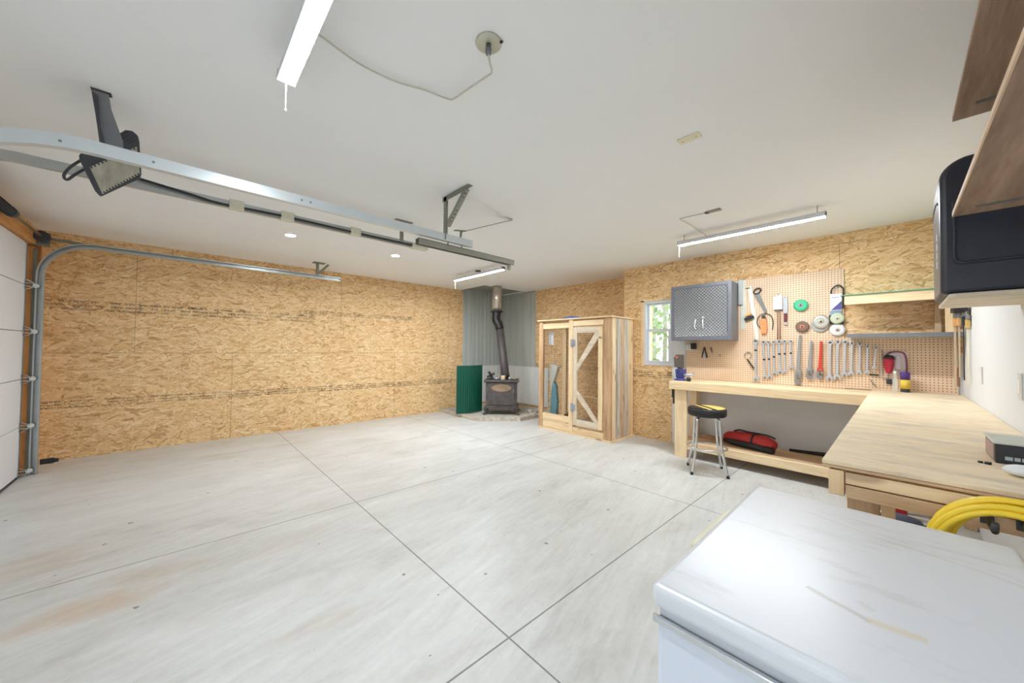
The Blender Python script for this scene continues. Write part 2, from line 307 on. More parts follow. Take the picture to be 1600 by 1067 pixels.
# ------------------------------------------------------------ mesh builder
class MB:
    def __init__(s): s.bm = bmesh.new()
    def _add(s, vs, fs, mi=0):
        v = [s.bm.verts.new(p) for p in vs]
        for f in fs:
            try: fc = s.bm.faces.new([v[i] for i in f]); fc.material_index = mi
            except ValueError: pass
        return s
    def box(s, a, b, mi=0):
        (x0, y0, z0), (x1, y1, z1) = a, b
        x0, x1 = min(x0, x1), max(x0, x1); y0, y1 = min(y0, y1), max(y0, y1); z0, z1 = min(z0, z1), max(z0, z1)
        return s._add([(x0, y0, z0), (x1, y0, z0), (x1, y1, z0), (x0, y1, z0), (x0, y0, z1), (x1, y0, z1), (x1, y1, z1), (x0, y1, z1)],
                      [(3, 2, 1, 0), (4, 5, 6, 7), (0, 1, 5, 4), (1, 2, 6, 5), (2, 3, 7, 6), (3, 0, 4, 7)], mi)
    def bar(s, p, q, w_, h_, up=(0, 0, 1), mi=0):
        p, q = Vector(p), Vector(q); d = (q-p).normalized(); u = Vector(up)
        if abs(d.dot(u)) > .99: u = Vector((0, 1, 0))
        sd = d.cross(u).normalized(); u = sd.cross(d)
        c = [(-w_/2, -h_/2), (w_/2, -h_/2), (w_/2, h_/2), (-w_/2, h_/2)]
        return s._add([e+sd*a+u*b for e in (p, q) for a, b in c], [(3, 2, 1, 0), (4, 5, 6, 7), (0, 1, 5, 4), (1, 2, 6, 5), (2, 3, 7, 6), (3, 0, 4, 7)], mi)
    def tube(s, pts, r, n=10, closed=False, mi=0, caps=True):
        pts = [Vector(p) for p in pts]; N = len(pts); rs = r if isinstance(r, (list, tuple)) else [r]*N
        rings = []; pu = None
        for i, p in enumerate(pts):
            if closed: d = (pts[(i+1) % N]-pts[i-1]).normalized()
            else: d = (pts[min(i+1, N-1)]-pts[max(i-1, 0)]).normalized()
            if pu is None:
                a = Vector((0, 0, 1)) if abs(d.z) < .9 else Vector((1, 0, 0)); pu = d.cross(a).normalized()
            pu = (pu-d*pu.dot(d)).normalized(); b = d.cross(pu)
            rings.append([s.bm.verts.new(p+(pu*math.cos(k*2*math.pi/n)+b*math.sin(k*2*math.pi/n))*rs[i]) for k in range(n)])
        M = N if closed else N-1
        for i in range(M):
            A, B = rings[i], rings[(i+1) % N]
            for k in range(n):
                f = s.bm.faces.new((A[k], A[(k+1) % n], B[(k+1) % n], B[k])); f.smooth = True; f.material_index = mi
        if not closed and caps:
            for A, rev in ((rings[0], True), (rings[-1], False)):
                f = s.bm.faces.new(A[::-1] if rev else A); f.material_index = mi
        return s
    def cyl(s, p, q, r, n=20, mi=0, r2=None):
        return s.tube([p, q], [r, r if r2 is None else r2], n, mi=mi)
    def lathe(s, prof, c=(0, 0, 0), axis='Z', n=32, mi=0):
        c = Vector(c); rings = []
        for r, h in prof:
            ring = []
            for k in range(n):
                a = 2*math.pi*k/n; x, y = r*math.cos(a), r*math.sin(a)
                v = {'Z': (x, y, h), 'Y': (x, h, y), 'X': (h, x, y)}[axis]
                ring.append(s.bm.verts.new(c+Vector(v)))
            rings.append(ring)
        for i in range(len(rings)-1):
            for k in range(n):
                try:
                    f = s.bm.faces.new((rings[i][k], rings[i][(k+1) % n], rings[i+1][(k+1) % n], rings[i+1][k])); f.smooth = True; f.material_index = mi
                except ValueError: pass
        for ring in (rings[0], rings[-1]):
            f = s.bm.faces.new(ring); f.material_index = mi
        return s
    def prism(s, poly, h0, h1, plane='XY', mi=0):
        """polygon (a,b) extruded between h0 and h1 along the third axis"""
        f3 = {'XY': lambda a, b, h: (a, b, h), 'XZ': lambda a, b, h: (a, h, b), 'YZ': lambda a, b, h: (h, a, b)}[plane]
        n = len(poly); vs = [f3(a, b, h) for h in (h0, h1) for a, b in poly]
        return s._add(vs, [tuple(range(n))[::-1], tuple(range(n, 2*n))]+[(i, (i+1) % n, n+(i+1) % n, n+i) for i in range(n)], mi)
    def ringprism(s, outer, inner, h0, h1, plane='XZ', mi=0):
        f3 = {'XY': lambda a, b, h: (a, b, h), 'XZ': lambda a, b, h: (a, h, b), 'YZ': lambda a, b, h: (h, a, b)}[plane]
        n = len(outer); V = [[s.bm.verts.new(f3(a, b, h)) for a, b in P_] for h in (h0, h1) for P_ in (outer, inner)]
        for i in range(n):
            j = (i+1) % n
            for q in ((V[0][i], V[0][j], V[1][j], V[1][i]), (V[2][i], V[3][i], V[3][j], V[2][j]), (V[0][i], V[2][i], V[2][j], V[0][j]), (V[1][i], V[1][j], V[3][j], V[3][i])):
                f = s.bm.faces.new(q); f.material_index = mi
        return s
    def build(s, name, mats, parent=None, bevel=0., smooth=False, seg=2, M=None):
        if not isinstance(mats, (list, tuple)): mats = [mats]
        bmesh.ops.recalc_face_normals(s.bm, faces=s.bm.faces)
        if M is not None: bmesh.ops.transform(s.bm, matrix=M, verts=s.bm.verts)
        off = Vector((0, 0, 0))
        if parent is not None:
            q = parent
            while q is not None: off += q.location; q = q.parent
        else:
            xs = [v.co for v in s.bm.verts]
            lo = Vector([min(v[i] for v in xs) for i in range(3)]); hi = Vector([max(v[i] for v in xs) for i in range(3)])
            off = Vector(((lo.x+hi.x)/2, (lo.y+hi.y)/2, lo.z))
        bmesh.ops.translate(s.bm, vec=-off, verts=s.bm.verts)
        me = bpy.data.meshes.new(name); s.bm.to_mesh(me); s.bm.free()
        for m in mats: me.materials.append(m)
        if smooth:
            for p in me.polygons: p.use_smooth = True
        o = bpy.data.objects.new(name, me); C.objects.link(o)
        if parent is not None: o.parent = parent
        else: o.location = off
        if bevel:
            md = o.modifiers.new('bevel', 'BEVEL'); md.width = bevel; md.segments = seg; md.limit_method = 'ANGLE'; md.angle_limit = .7
        return o
def tag(o, label, cat, group=None, kind=None):
    o['label'] = label; o['category'] = cat
    if group: o['group'] = group
    if kind: o['kind'] = kind
    return o
_LAST = ['']
def thing(name, loc, label, cat, group=None):
    _LAST[0] = label
    o = bpy.data.objects.new(name, None); o.empty_display_size = .05; C.objects.link(o); o.location = loc
    return tag(o, label, cat, group)
def struct(o, label=None):
    o['kind'] = 'structure'
    if label: o['label'] = label
    return o
def sempty(name, loc, label=None):
    o = bpy.data.objects.new(name, None); C.objects.link(o); o.location = loc; return struct(o, label)
def circ(r, n=24, cx=0, cz=0, a0=0, a1=2*math.pi, rz=None):
    rz = r if rz is None else rz
    m = n if abs(a1-a0-2*math.pi) < 1e-6 else n+1
    return [(cx+r*math.cos(a0+(a1-a0)*k/n), cz+rz*math.sin(a0+(a1-a0)*k/n)) for k in range(m)]
def bez(pts, n=8):
    """Catmull-Rom through the points"""
    P_ = [Vector(p) for p in pts]; P_ = [2*P_[0]-P_[1]]+P_+[2*P_[-1]-P_[-2]]; out = []
    for i in range(1, len(P_)-2):
        for k in range(n):
            t = k/n; a, b, c, d = P_[i-1:i+3]
            out.append(.5*((2*b)+(c-a)*t+(2*a-5*b+4*c-d)*t*t+(3*b-a-3*c+d)*t**3))
    out.append(P_[-2]); return out
def copy_tree(o, parent=None):
    c = o.copy(); C.objects.link(c)
    if parent is not None: c.parent = parent
    for ch in list(o.children): copy_tree(ch, c)
    return c

# ============================================================ room
XL, XR, YB, YR, YF, H = -6.52, .40, 5.19, 5.70, -1.14, 2.60
T = .15
m_dry = m_drywall('white_ceiling_drywall', srgb(240, 241, 241)); m_wallw = m_drywall('white_wall_drywall', srgb(218, 220, 221), .1)
osbL = osb('osb_left', 'yz', [(1.222, .002), (2.472, .0022)], [(.555, 0, 1.22), (3.0, 0, 1.22), (-.42, 1.22, 2.47), (2.02, 1.22, 2.47), (4.2, 1.22, 2.47), (-.1, 2.47, 2.6), (1.9, 2.47, 2.6)],
           [(-1.2, 1.79, 1.62, 1.79, .135), (1.45, 1.885, 3.35, 1.895, .075), (-1.2, .63, 4.3, .625, .10)])
osbB = osb('osb_back', 'xz', [(2.487, .0022), (1.222, .0015)], [(-1.64, 2.487, 2.6), (-.42, 1.222, 2.487)], [(-3.0, .955, -2.2, .97, .09), (-5.4, .97, -2.97, .97, .09), (-5.4, 1.9, -2.97, 1.9, .08)])
m_floor = m_concrete()
struct(MB().box((XL-T, YF-T, -.12), (XR+T, YR+T, 0)).build('floor', m_floor))
HX, HY = -5.70, 4.50
cl = MB().box((HX, YF-T, H), (XR+T, YR+T, H+T)).box((XL-T, YF-T, H), (HX, HY, H+T)).box((XL-T, HY, H+.045), (HX, YR+T, H+T)).box((XL-T, HY, H), (XL, YR+T, H+.045)).box((XL, YR, H), (HX, YR+T, H+.045))
struct(cl.build('ceiling', m_dry))
m_rec = m_ribs('grey_metal_ceiling', srgb(150, 150, 144), .15, 0, .8, .0, .06)
struct(MB().box((XL, HY, H+.037), (HX, YR, H+.044)).build('trim_1', m_rec), 'grey metal sheet over the stove corner')
tr = MB().box((XL, HY-.004, H-.006), (HX+.004, HY+.006, H+.037)).box((HX-.006, HY-.004, H-.006), (HX+.004, YR, H+.037)).box((HX, YR-.012, H-.012), (-5.40, YR-.002, H))
struct(tr.build('trim_2', black), 'black metal edging round the stove corner')
struct(MB().box((XL-T, YF-T, 0), (XL, YR+T, H)).build('wall_left', osbL))
struct(MB().box((XL, YR, 0), (-2.97, YR+T, H)).build('wall_recess', osbB))
# main back wall with window hole  x -2.66..-2.21  z 1.09..2.08
WX0, WX1, WZ0, WZ1 = -2.66, -2.205, 1.095, 2.075
b = MB()
b.box((-2.97, YB, 0), (WX0, YB+T, H)).box((WX0, YB, 0), (WX1, YB+T, WZ0)).box((WX0, YB, WZ1), (WX1, YB+T, H))
b.box((WX1, YB, 2.2), (XR, YB+T, H)).box((-.385, YB, 1.3), (XR, YB+T, 2.2))
b.box((WX1, YB, 0), (XR, YB+T, 1.3), 1).box((WX1, YB, 1.3), (-.385, YB+T, 2.2), 1)
b.box((-2.97, YB+T, 0), (-2.97+T, YR+T, H))
struct(b.build('wall_back', [osbB, m_wallw]))
struct(MB().box((XR, YF-T, 0), (XR+T, YB+T, H)).build('wall_right', m_wallw))
# front wall around the two garage doors
fw = MB().box((XL, YF-T, 2.44), (XR, YF-.046, H)).box((-5.905, YF-T, 2.336), (-.556, YF-.046, 2.44)).box((XL, YF-T, 0), (-5.905, YF-.046, 2.44)).box((-3.445, YF-T, 0), (-3.085, YF-.046, 2.44)).box((-.556, YF-T, 0), (-.46, YF-.046, 2.44)).box((-.46, YF-T, 2.05), (XR, YF-.05, 2.44)).box((.37, YF-T, 0), (XR, YF-.05, 2.05))
struct(fw.build('wall_front', osb('osb_front', 'xz')))
struct(MB().box((-6.02, YF-.045, 2.336), (-3.1, YF+.04, 2.46)).build('trim_3', cedar('X')), 'orange fir header board over the garage door')
struct(MB().box((-6.10, YF-.05, 0), (-6.06, YF+.06, 2.5)).box((-6.04, YF-.05, 0), (-5.98, YF+.02, 2.32)).build('trim_4', cedar('Z')), 'orange fir jamb studs beside the garage door')

# window
wn = sempty('window_1', (-2.43, YB, WZ0), 'white double hung window with trees outside')
vin = flat('white_vinyl', srgb(224, 227, 234), .4, var=.02)
def frame_rect(b, x0, x1, z0, z1, w_, y0, y1):
    b.box((x0, y0, z0), (x0+w_, y1, z1)).box((x1-w_, y0, z0), (x1, y1, z1)).box((x0+w_, y0, z0), (x1-w_, y1, z0+w_)).box((x0+w_, y0, z1-w_), (x1-w_, y1, z1)); return b
frame_rect(MB(), WX0+.03, WX1, WZ0, WZ1-.02, .03, YB-.005, YB+.10).build('window_frame', vin, wn, .003)
frame_rect(MB(), WX0+.06, WX1-.03, 1.60, WZ1-.05, .03, YB+.05, YB+.08).build('upper_sash', vin, wn, .003)
ls = frame_rect(MB(), WX0+.06, WX1-.03, WZ0+.03, 1.64, .04, YB+.02, YB+.05).build('lower_sash', vin, wn, .003)
gl = m_glass('window_glass', (1, 1, 1, 1), .06)
MB().box((WX0+.09, YB+.063, 1.63), (WX1-.06, YB+.067, WZ1-.08)).build('pane', gl, wn)
MB().box((WX0+.10, YB+.033, WZ0+.07), (WX1-.07, YB+.037, 1.60)).build('pane', gl, wn)
MB().box((WX0-.018, YB-.012, WZ0-.02), (WX0+.03, YB+.10, WZ1)).box((WX0-.018, YB-.012, WZ1-.02), (WX1, YB+.10, WZ1+.015)).build('wood_casing', pine('Z'), wn)

# garage door 1
DX0, DX1, DZ = -5.90, -3.45, 2.335
d1 = sempty('door_1', ((DX0+DX1)/2, YF, 0), 'white sectional overhead garage door')
zs = [.02, .50, .972, 1.447, 1.912, DZ]
for i in range(5):
    MB().box((DX0, YF-.045, zs[i]+.003), (DX1, YF, zs[i+1]-.003)).build('door_panel', doorw, d1, .004)
MB().box((DX0, YF-.03, 0), (DX1, YF+.002, .022)).build('bottom_seal', black, d1)
MB().box((DX0, YF-.055, .02), (DX1, YF-.046, DZ)).build('outer_skin', doorw, d1)
for i in range(5):
    z = zs[i] if i else .05
    hb = MB().box((DX0, YF, z-.05), (DX0+.05, YF+.004, z+.05)).box((DX0+.002, YF+.004, z-.02), (DX0+.03, YF+.05, z-.012)).box((DX0+.002, YF+.004, z+.012), (DX0+.03, YF+.05, z+.02))
    hb.bar((DX0+.03, YF+.004, z+.05), (DX0-.0, YF+.05, z+.018), .02, .004).bar((DX0+.03, YF+.004, z-.05), (DX0-.0, YF+.05, z-.018), .02, .004)
    h = hb.build('hinge', galv, d1)
    MB().cyl((DX0+.03, YF+.055, z), (DX0-.05, YF+.055, z), .006, 8).cyl((DX0-.035, YF+.055, z), (DX0-.05, YF+.055, z), .022, 14).build('roller', white, h)
MB().box((DX0, YF, .02), (DX0+.035, YF+.003, DZ)).build('end_stile', galv, d1)
d2 = sempty('door_2', (-1.82, YF, 0), 'second white sectional overhead garage door')
MB().box((-3.08, YF-.055, .0), (-.56, YF-.046, DZ)).build('outer_skin', doorw, d2)
for i in range(5):
    MB().box((-3.08, YF-.045, zs[i]+.003), (-.56, YF, zs[i+1]-.003)).build('door_panel', doorw, d2, .004)

# unseen open side door behind the camera, added to let daylight in
frame_rect(MB(), -.46, .37, -.02, 2.05, .025, YF-T-.01, YF-.04).build('door_3', white)
struct(bpy.data.objects['door_3'], 'white frame of the added open side door behind the camera')
# ---------------- overhead tracks (C profile swept along a path)
def track(path, inx, name, mat, parent, wid=.05, dep=.03, lip=.012):
    """path in the YZ plane at x=px; channel open towards inx (+1/-1 in x)"""
    px, pts = path; th = .003; b = MB(); N = len(pts)
    prof = [(0, -wid/2), (0, wid/2), (dep, wid/2), (dep, wid/2-lip), (dep-th, wid/2-lip), (dep-th, wid/2-th), (th, wid/2-th), (th, -wid/2+th), (dep-th, -wid/2+th), (dep-th, -wid/2+lip), (dep, -wid/2+lip), (dep, -wid/2)]
    rings = []
    for i, (y, z) in enumerate(pts):
        a = Vector(pts[max(i-1, 0)]); c = Vector(pts[min(i+1, N-1)]); t = (c-a).normalized(); n = Vector((-t.y, t.x))
        rings.append([b.bm.verts.new((px+inx*u, y+n.x*v, z+n.y*v)) for u, v in prof])
    for i in range(N-1):
        for k in range(len(prof)):
            j = (k+1) % len(prof); b.bm.faces.new((rings[i][k], rings[i][j], rings[i+1][j], rings[i+1][k]))
    b.bm.faces.new(rings[0][::-1]); b.bm.faces.new(rings[-1])
    return b.build(name, mat, parent)
def trackpath(y0, z0, R, yend, ztop, n=14):
    p = [(y0, z0), (y0, ztop-R)]
    for k in range(1, n+1):
        a = math.pi/2*k/n; p.append((y0+R*(1-math.cos(a)), ztop-R+R*math.sin(a)))
    p.append((yend, ztop)); return p
YT = YF+.075
t1 = thing('garage_door_track', (-5.95, YT, 0), 'galvanised garage door track curving up along the strand board wall, hung at its far end', 'track')
track((-5.985, trackpath(YT, .0, .36, 1.83, 2.385)), 1, 'rail', galv, t1, .055, .035)
MB().bar((-5.99, YT-.03, 2.42), (-5.99, YT+.42, 2.395), .004, .03).build('cross_brace', galvd, t1)
MB().box((-5.99, YT-.07, 0), (-5.985, YT-.028, 2.3)).build('mounting_angle', galvd, t1)
MB().box((-6.01, 1.49, 2.40), (-5.97, 1.52, 2.6)).box((-6.03, 1.44, 2.592), (-5.92, 1.60, 2.6)).bar((-5.99, 1.5, 2.42), (-5.99, 1.66, 2.595), .004, .03).build('hanger', galvd, t1)
MB().box((-5.98, 1.81, 2.36), (-5.965, 1.835, 2.41)).build('stop_bolt', galvd, t1)
t2 = thing('garage_door_track', (-3.42, YT, 0), 'galvanised track carrying a black cable held by cream tape, behind the nearest track', 'track')
track((-3.40, trackpath(YT, .0, .36, 1.80, 2.385)), -1, 'rail', galv, t2, .055, .035)
MB().box((-3.41, 1.60, 2.40), (-3.385, 1.63, 2.6)).box((-3.44, 1.54, 2.592), (-3.36, 1.72, 2.6)).build('hanger', galvd, t2)
MB().tube(bez([(-3.375, -.30, 2.42), (-3.375, .02, 2.385), (-3.372, .2, 2.365), (-3.372, .6, 2.375), (-3.372, 1.2, 2.37), (-3.375, 1.74, 2.375)]), .009, 8).build('cable', black, t2)
for y in (.29, .62, 1.16):
    MB().box((-3.44, y-.045, 2.352), (-3.362, y+.045, 2.416)).build('tape_wrap', cream, t2, .003)
MB().box((-3.44, 1.72, 2.35), (-3.36, 1.90, 2.395)).build('tape_end', cream, t2, .006)
XA = -2.60; ZA = 2.255
t3 = thing('garage_door_track', (XA, YT, 0), 'bright wide garage door track nearest the camera, hung from a punched steel triangle', 'track')
track((XA+.02, trackpath(YT, .0, .75, 1.90, ZA, 24)), -1, 'rail', lit_galv, t3, .06, .04)
for y in (-.62, -.42, -.12, .55, .60): MB().cyl((XA+.02, y, ZA-(.055 if y < -.6 else .012 if y < -.4 else 0)), (XA+.023, y, ZA-(.055 if y < -.6 else .012 if y < -.4 else 0)), .006, 10).build('bolt', galvd, t3)
pa = NT('punched_angle'); s_ = pa.sep(pa.obj()); hole = None
q = pa.vor(pa.mapping(pa.obj(), scale=(40, 40, 40)), 1., '3D', rnd=0.)
pa.out(pa.mix(pa.math('LESS_THAN', q[0], .28), srgb(150, 152, 140), srgb(70, 70, 62)), .5, .5); punched = pa.m
b = MB().box((XA-.01, 1.615, ZA-.02), (XA+.03, 1.618, 2.6)).box((XA-.01, 1.615, ZA-.02), (XA-.007, 1.655, 2.6))
b.box((XA-.03, 1.615, 2.56), (XA+.34, 1.618, 2.6)).box((XA-.03, 1.615, 2.597), (XA+.34, 1.66, 2.6))
b.bar((XA+.03, 1.622, 2.36), (XA+.30, 1.622, 2.585), .004, .034, (0, 0, 1)).bar((XA+.03, 1.64, 2.345), (XA+.30, 1.64, 2.575), .034, .004, (0, 0, 1))
b.build('triangle_hanger', punched, t3)
b = MB().bar((XA, 1.80, 2.345), (XA+.01, 2.38, 2.594), .03, .004).bar((XA, 1.72, 2.34), (XA, 1.84, 2.36), .03, .006).bar((XA, 1.78, ZA+.02), (XA, 1.79, 2.35), .03, .004)
b.build('brace_strap', galvd, t3)
t4 = thing('steel_channel', (-2.64, 1.9, 2.16), 'grey steel channel bolted under the end of the nearest track', 'steel channel')
b = MB().box((-2.67, 1.39, 2.204), (-2.61, 2.44, 2.208)).box((-2.67, 1.39, 2.160), (-2.666, 2.44, 2.208)).box((-2.614, 1.39, 2.160), (-2.61, 2.44, 2.208)).box((-2.666, 1.39, 2.16), (-2.655, 2.44, 2.164)).box((-2.625, 1.39, 2.16), (-2.614, 2.44, 2.164))
b.build('channel', flat('grey_channel', srgb(150, 150, 140), .5, .5), t4)
for y in (1.66, 1.80): MB().cyl((-2.615, y, 2.198), (-2.60, y, 2.232), .006, 8).build('bolt', galvd, t4)
MB().box((-2.65, 2.38, 2.11), (-2.63, 2.41, 2.16)).build('end_tab', galvd, t4)
# torsion spring on its shaft
sp = thing('torsion_spring', (-4.9, YF+.09, 2.36), 'dark coiled torsion spring on its shaft above the garage door', 'spring')
MB().cyl((-5.95, YF+.09, 2.41), (-3.2, YF+.09, 2.41), .0127, 12).build('shaft', flat('dull_shaft', srgb(140, 132, 110), .4, .7), sp)
pts = []
for k in range(0, 70*10):
    a = k/10*2*math.pi; pts.append((-4.95+k/700*.75, YF+.09+.035*math.cos(a), 2.41+.035*math.sin(a)))
MB().tube(pts, .0055, 5).build('coil', flat('dark_spring_steel', srgb(52, 54, 58), .4, .6), sp)
MB().cyl((-5.0, YF+.09, 2.41), (-4.93, YF+.09, 2.41), .04, 16).build('winding_cone', dgrey, sp)
dr = MB().lathe([(.055, -5.92), (.055, -5.915), (.035, -5.91), (.035, -5.87), (.055, -5.865), (.055, -5.86)], (0, YF+.09, 2.41), 'X', 20).build('cable_drum', dgrey, sp)
MB().box((-5.98, YF+.0, 2.33), (-5.955, YF+.13, 2.47)).build('end_bearing_plate', galvd, sp)
ss = tag(MB().box((-6.0, YT+.04, .09), (-5.96, YT+.13, .14)).cyl((-5.975, YT+.13, .115), (-5.975, YT+.16, .115), .02, 12).build('safety_sensor', black), 'small black safety sensor at the foot of the garage door track', 'sensor')

# ---------------- ceiling lamps
led_m = m_emit('led_diffuser', (.90, .96, 1, 1), LED)
housing = flat('white_lamp_housing', srgb(214, 218, 224), .4, var=.03)
led_near = m_emit('led_diffuser_near', (.90, .96, 1, 1), LED*.52)
def lamp(x0, x1, y, label, zt=2.535, led_m=led_m):
    l = thing('led_shop_light', ((x0+x1)/2, y, zt-.05), label, 'ceiling light')
    MB().prism([(y-.020, zt), (y+.020, zt), (y+.036, zt-.020), (y+.036, zt-.046), (y+.033, zt-.046), (y+.033, zt-.022), (y-.033, zt-.022), (y-.033, zt-.046), (y-.036, zt-.046), (y-.036, zt-.020)], x0, x1, 'YZ').build('housing', housing, l)
    MB().prism([(y-.032, zt-.022), (y+.032, zt-.022), (y+.032, zt-.044), (y+.012, zt-.048), (y-.012, zt-.048), (y-.032, zt-.044)], x0+.006, x1-.006, 'YZ').build('diffuser', led_m, l)
    for xe in (x0, x1-.005): MB().box((xe, y-.036, zt-.048), (xe+.005, y+.036, zt+.002)).build('end_cap', housing, l)
    for x in (x0+.06, x1-.06): MB().cyl((x, y, zt), (x, y, 2.6), .003, 6).build('suspension_cable', galvd, l)
    MB().tube([(x0+.008, y, zt-.045), (x0+.005, y-.001, zt-.13), (x0+.006, y, zt-.165)], .0022, 6).cyl((x0+.006, y, zt-.165), (x0+.006, y, zt-.175), .004, 8).build('pull_cord', white, l)
    return l
lamp(-1.84, -.60, .32, 'white LED shop light nearest the camera, running off the top of the photo', led_m=led_near)
lamp(-1.66, -.41, 4.07, 'white LED shop light hanging in front of the pegboard wall')
lamp(-5.22, -3.95, 3.48, 'short looking LED shop light hanging in front of the stove corner')
pot_m = m_emit('pot_light_lens', (.90, .96, 1, 1), POT)
for y, lb in ((.90, 'round recessed ceiling light nearer the garage door'), (2.163, 'round recessed ceiling light nearer the stove corner')):
    p = thing('recessed_light', (-4.72, y, 2.59), lb, 'recessed light', 'recessed ceiling lights')
    MB().ringprism(circ(.062, 32, -4.72, y), circ(.050, 32, -4.72, y), 2.592, 2.5999, 'XY').build('trim_ring', white, p)
    MB().lathe([(.001, 2.5975), (.048, 2.5975), (.048, 2.599), (.001, 2.599)], (-4.72, y, 0)).build('lens', pot_m, p)
# junction boxes, cords
jb = thing('junction_cover', (-1.155, .92, 2.585), 'round galvanised junction cover on the ceiling with a cord hanging from it', 'junction box')
MB().lathe([(.001, 2.592), (.050, 2.592), (.054, 2.5945), (.054, 2.6), (.001, 2.6)], (-1.155, .92, 0)).build('cover_plate', flat('zinc_cover', srgb(196, 194, 176), .45, .4), jb)
MB().cyl((-1.155, .92, 2.592), (-1.155, .92, 2.55), .011, 14).cyl((-1.155, .92, 2.575), (-1.155, .92, 2.563), .014, 6).build('strain_relief', mgrey, jb)
MB().box((-1.115, .945, 2.590), (-1.102, .956, 2.594)).build('screw_slot', black, jb)
tag(MB().tube(bez([(-1.155, .92, 2.555), (-1.158, .93, 2.525), (-1.175, .955, 2.505), (-1.23, .975, 2.53), (-1.38, .985, 2.56), (-1.50, .985, 2.575), (-1.53, .965, 2.575), (-1.57, .85, 2.585), (-1.61, .72, 2.582), (-1.615, .55, 2.578), (-1.56, .37, 2.565), (-1.55, .33, 2.54)], 6), .0045, 8).build('lamp_cord', cordm), 'cream cord looping from the round ceiling cover to the nearest LED light', 'cord')
jb = thing('junction_box', (-1.13, 3.535, 2.585), 'rectangular metal junction box on the ceiling near the pegboard light', 'junction box')
MB().box((-1.19, 3.51, 2.588), (-1.07, 3.56, 2.6)).build('box_cover', flat('zinc_cover2', srgb(160, 158, 146), .5, .5), jb, .002)
MB().box((-1.20, 3.52, 2.585), (-1.17, 3.55, 2.598)).build('connector', black, jb)
tag(MB().tube(bez([(-1.2, 3.535, 2.592), (-1.30, 3.53, 2.594), (-1.41, 3.525, 2.594), (-1.43, 3.56, 2.594), (-1.41, 3.75, 2.585), (-1.40, 3.95, 2.57), (-1.38, 4.07, 2.55), (-1.38, 4.07, 2.536)], 6), .0045, 8).build('lamp_cord', cordm), 'cream cord between the rectangular ceiling box and the pegboard light', 'cord')
tag(MB().lathe([(.001, 2.588), (.045, 2.588), (.05, 2.6), (.001, 2.6)], (-4.69, 3.57, 0)).build('junction_cover', dgrey), 'small dark round ceiling cover above the far LED light', 'junction box')
cp = thing('ceiling_patch', (-.84, 2.22, 2.595), 'small cream rectangular cover plate screwed to the ceiling', 'cover plate')
MB().box((-.905, 2.19, 2.590), (-.78, 2.25, 2.5995)).build('plate', flat('cream_plate', srgb(232, 224, 196), .5, 0, .5, .02), cp, .002)
for x in (-.88, -.805): MB().cyl((x, 2.22, 2.590), (x, 2.22, 2.588), .003, 8).build('screw', galvd, cp)

# ---------------- hanging heater
HXv, HZv, HNv = Vector((-.098459, .995141, 0)), Vector((.30703, .030378, .951215)), Vector((.946593, .093656, -.308529))
MH = Matrix(((HXv.x, -HNv.x, HZv.x, -2.83), (HXv.y, -HNv.y, HZv.y, -.28), (HXv.z, -HNv.z, HZv.z, 2.24), (0, 0, 0, 1)))
ht = thing('garage_heater', (-2.83, -.28, 2.08), 'dark grey electric heater with wire grille hung from the ceiling by a steel yoke', 'heater')
hb = MB()
hb.prism([(-.043, -.145), (-.063, -.119), (-.116, .015), (-.118, .036), (-.102, .073), (-.084, .096), (-.041, .132), (.002, .182), (.037, .226), (.062, .233), (.084, .217), (.09, .187), (.103, .025), (.099, -.001)], 0, .09, 'XZ')
hb.build('body', dgrey, ht, .008, M=MH)
gm = NT('heater_grille'); s_ = gm.sep(gm.obj()); n = gm.noise(gm.mapping(gm.obj(), scale=(8, 8, 2)), 3, 4)
gm.out(gm.ramp(n, [(.3, srgb(150, 144, 122)), (.7, srgb(206, 200, 182))]), .35, .6)
GQ = [Vector(q) for q in ((-.036, -.127), (-.082, -.007), (.08, .16), (.097, .023))]     # lower left, upper left, upper right, lower right
MB().prism([tuple(q) for q in GQ], -.004, .001, 'XZ').build('reflector', gm.m, ht, M=MH)
b = MB()
for k in range(30):
    f = (k+.5)/30; lo_ = GQ[0].lerp(GQ[3], f); hi_ = GQ[1].lerp(GQ[2], f); b.bar((lo_.x, -.007, lo_.y), (hi_.x, -.007, hi_.y), .0014, .0014)
b.build('grille', flat('grille_wire', srgb(176, 170, 150), .35, .7), ht, M=MH)
for (p_, q_, s1) in ((GQ[0], GQ[3], 1), (GQ[1], GQ[2], -1)):
    b = MB()
    for k in range(13):
        c_ = p_.lerp(q_, (k+.3)/13.2); e_ = (q_-p_).normalized(); b.bar((c_.x, -.008, c_.y+s1*.006), (c_.x+e_.x*.007, -.008, c_.y+e_.y*.007+s1*.006), .003, .007)
    b.build('louvre_row', black, ht, M=MH)
b = MB()
for (a_, c_) in (((.026, .176), (.050, .204)), ((.020, .190), (.046, .220)), ((.040, .168), (.056, .188)), ((.062, .196), (.074, .208)), ((.050, .162), (.072, .190))):
    b.bar((a_[0], -.001, a_[1]), (c_[0], -.001, c_[1]), .006, .003)
b.build('vent_slots', black, ht, M=MH)
MB().tube(bez([(-.112, .03, .017), (-.148, .03, -.034), (-.166, .03, -.078), (-.156, .03, -.096), (-.128, .03, -.058), (-.095, .03, -.017)], 6), .006, 8).build('handle', dgrey, ht, M=MH)
MB().prism([(-.081, .362), (-.024, .367), (-.014, .30), (.030, .165), (.034, .10), (-.014, .085), (-.050, .12), (-.062, .25)], -.006, .0, 'XZ').build('yoke', mgrey, ht, M=MH)
MB().prism([(-.081, .355), (-.060, .345), (-.048, .20), (-.030, .12), (-.050, .12), (-.066, .25)], -.03, -.006, 'XZ').build('yoke_flange', dgrey, ht, M=MH)
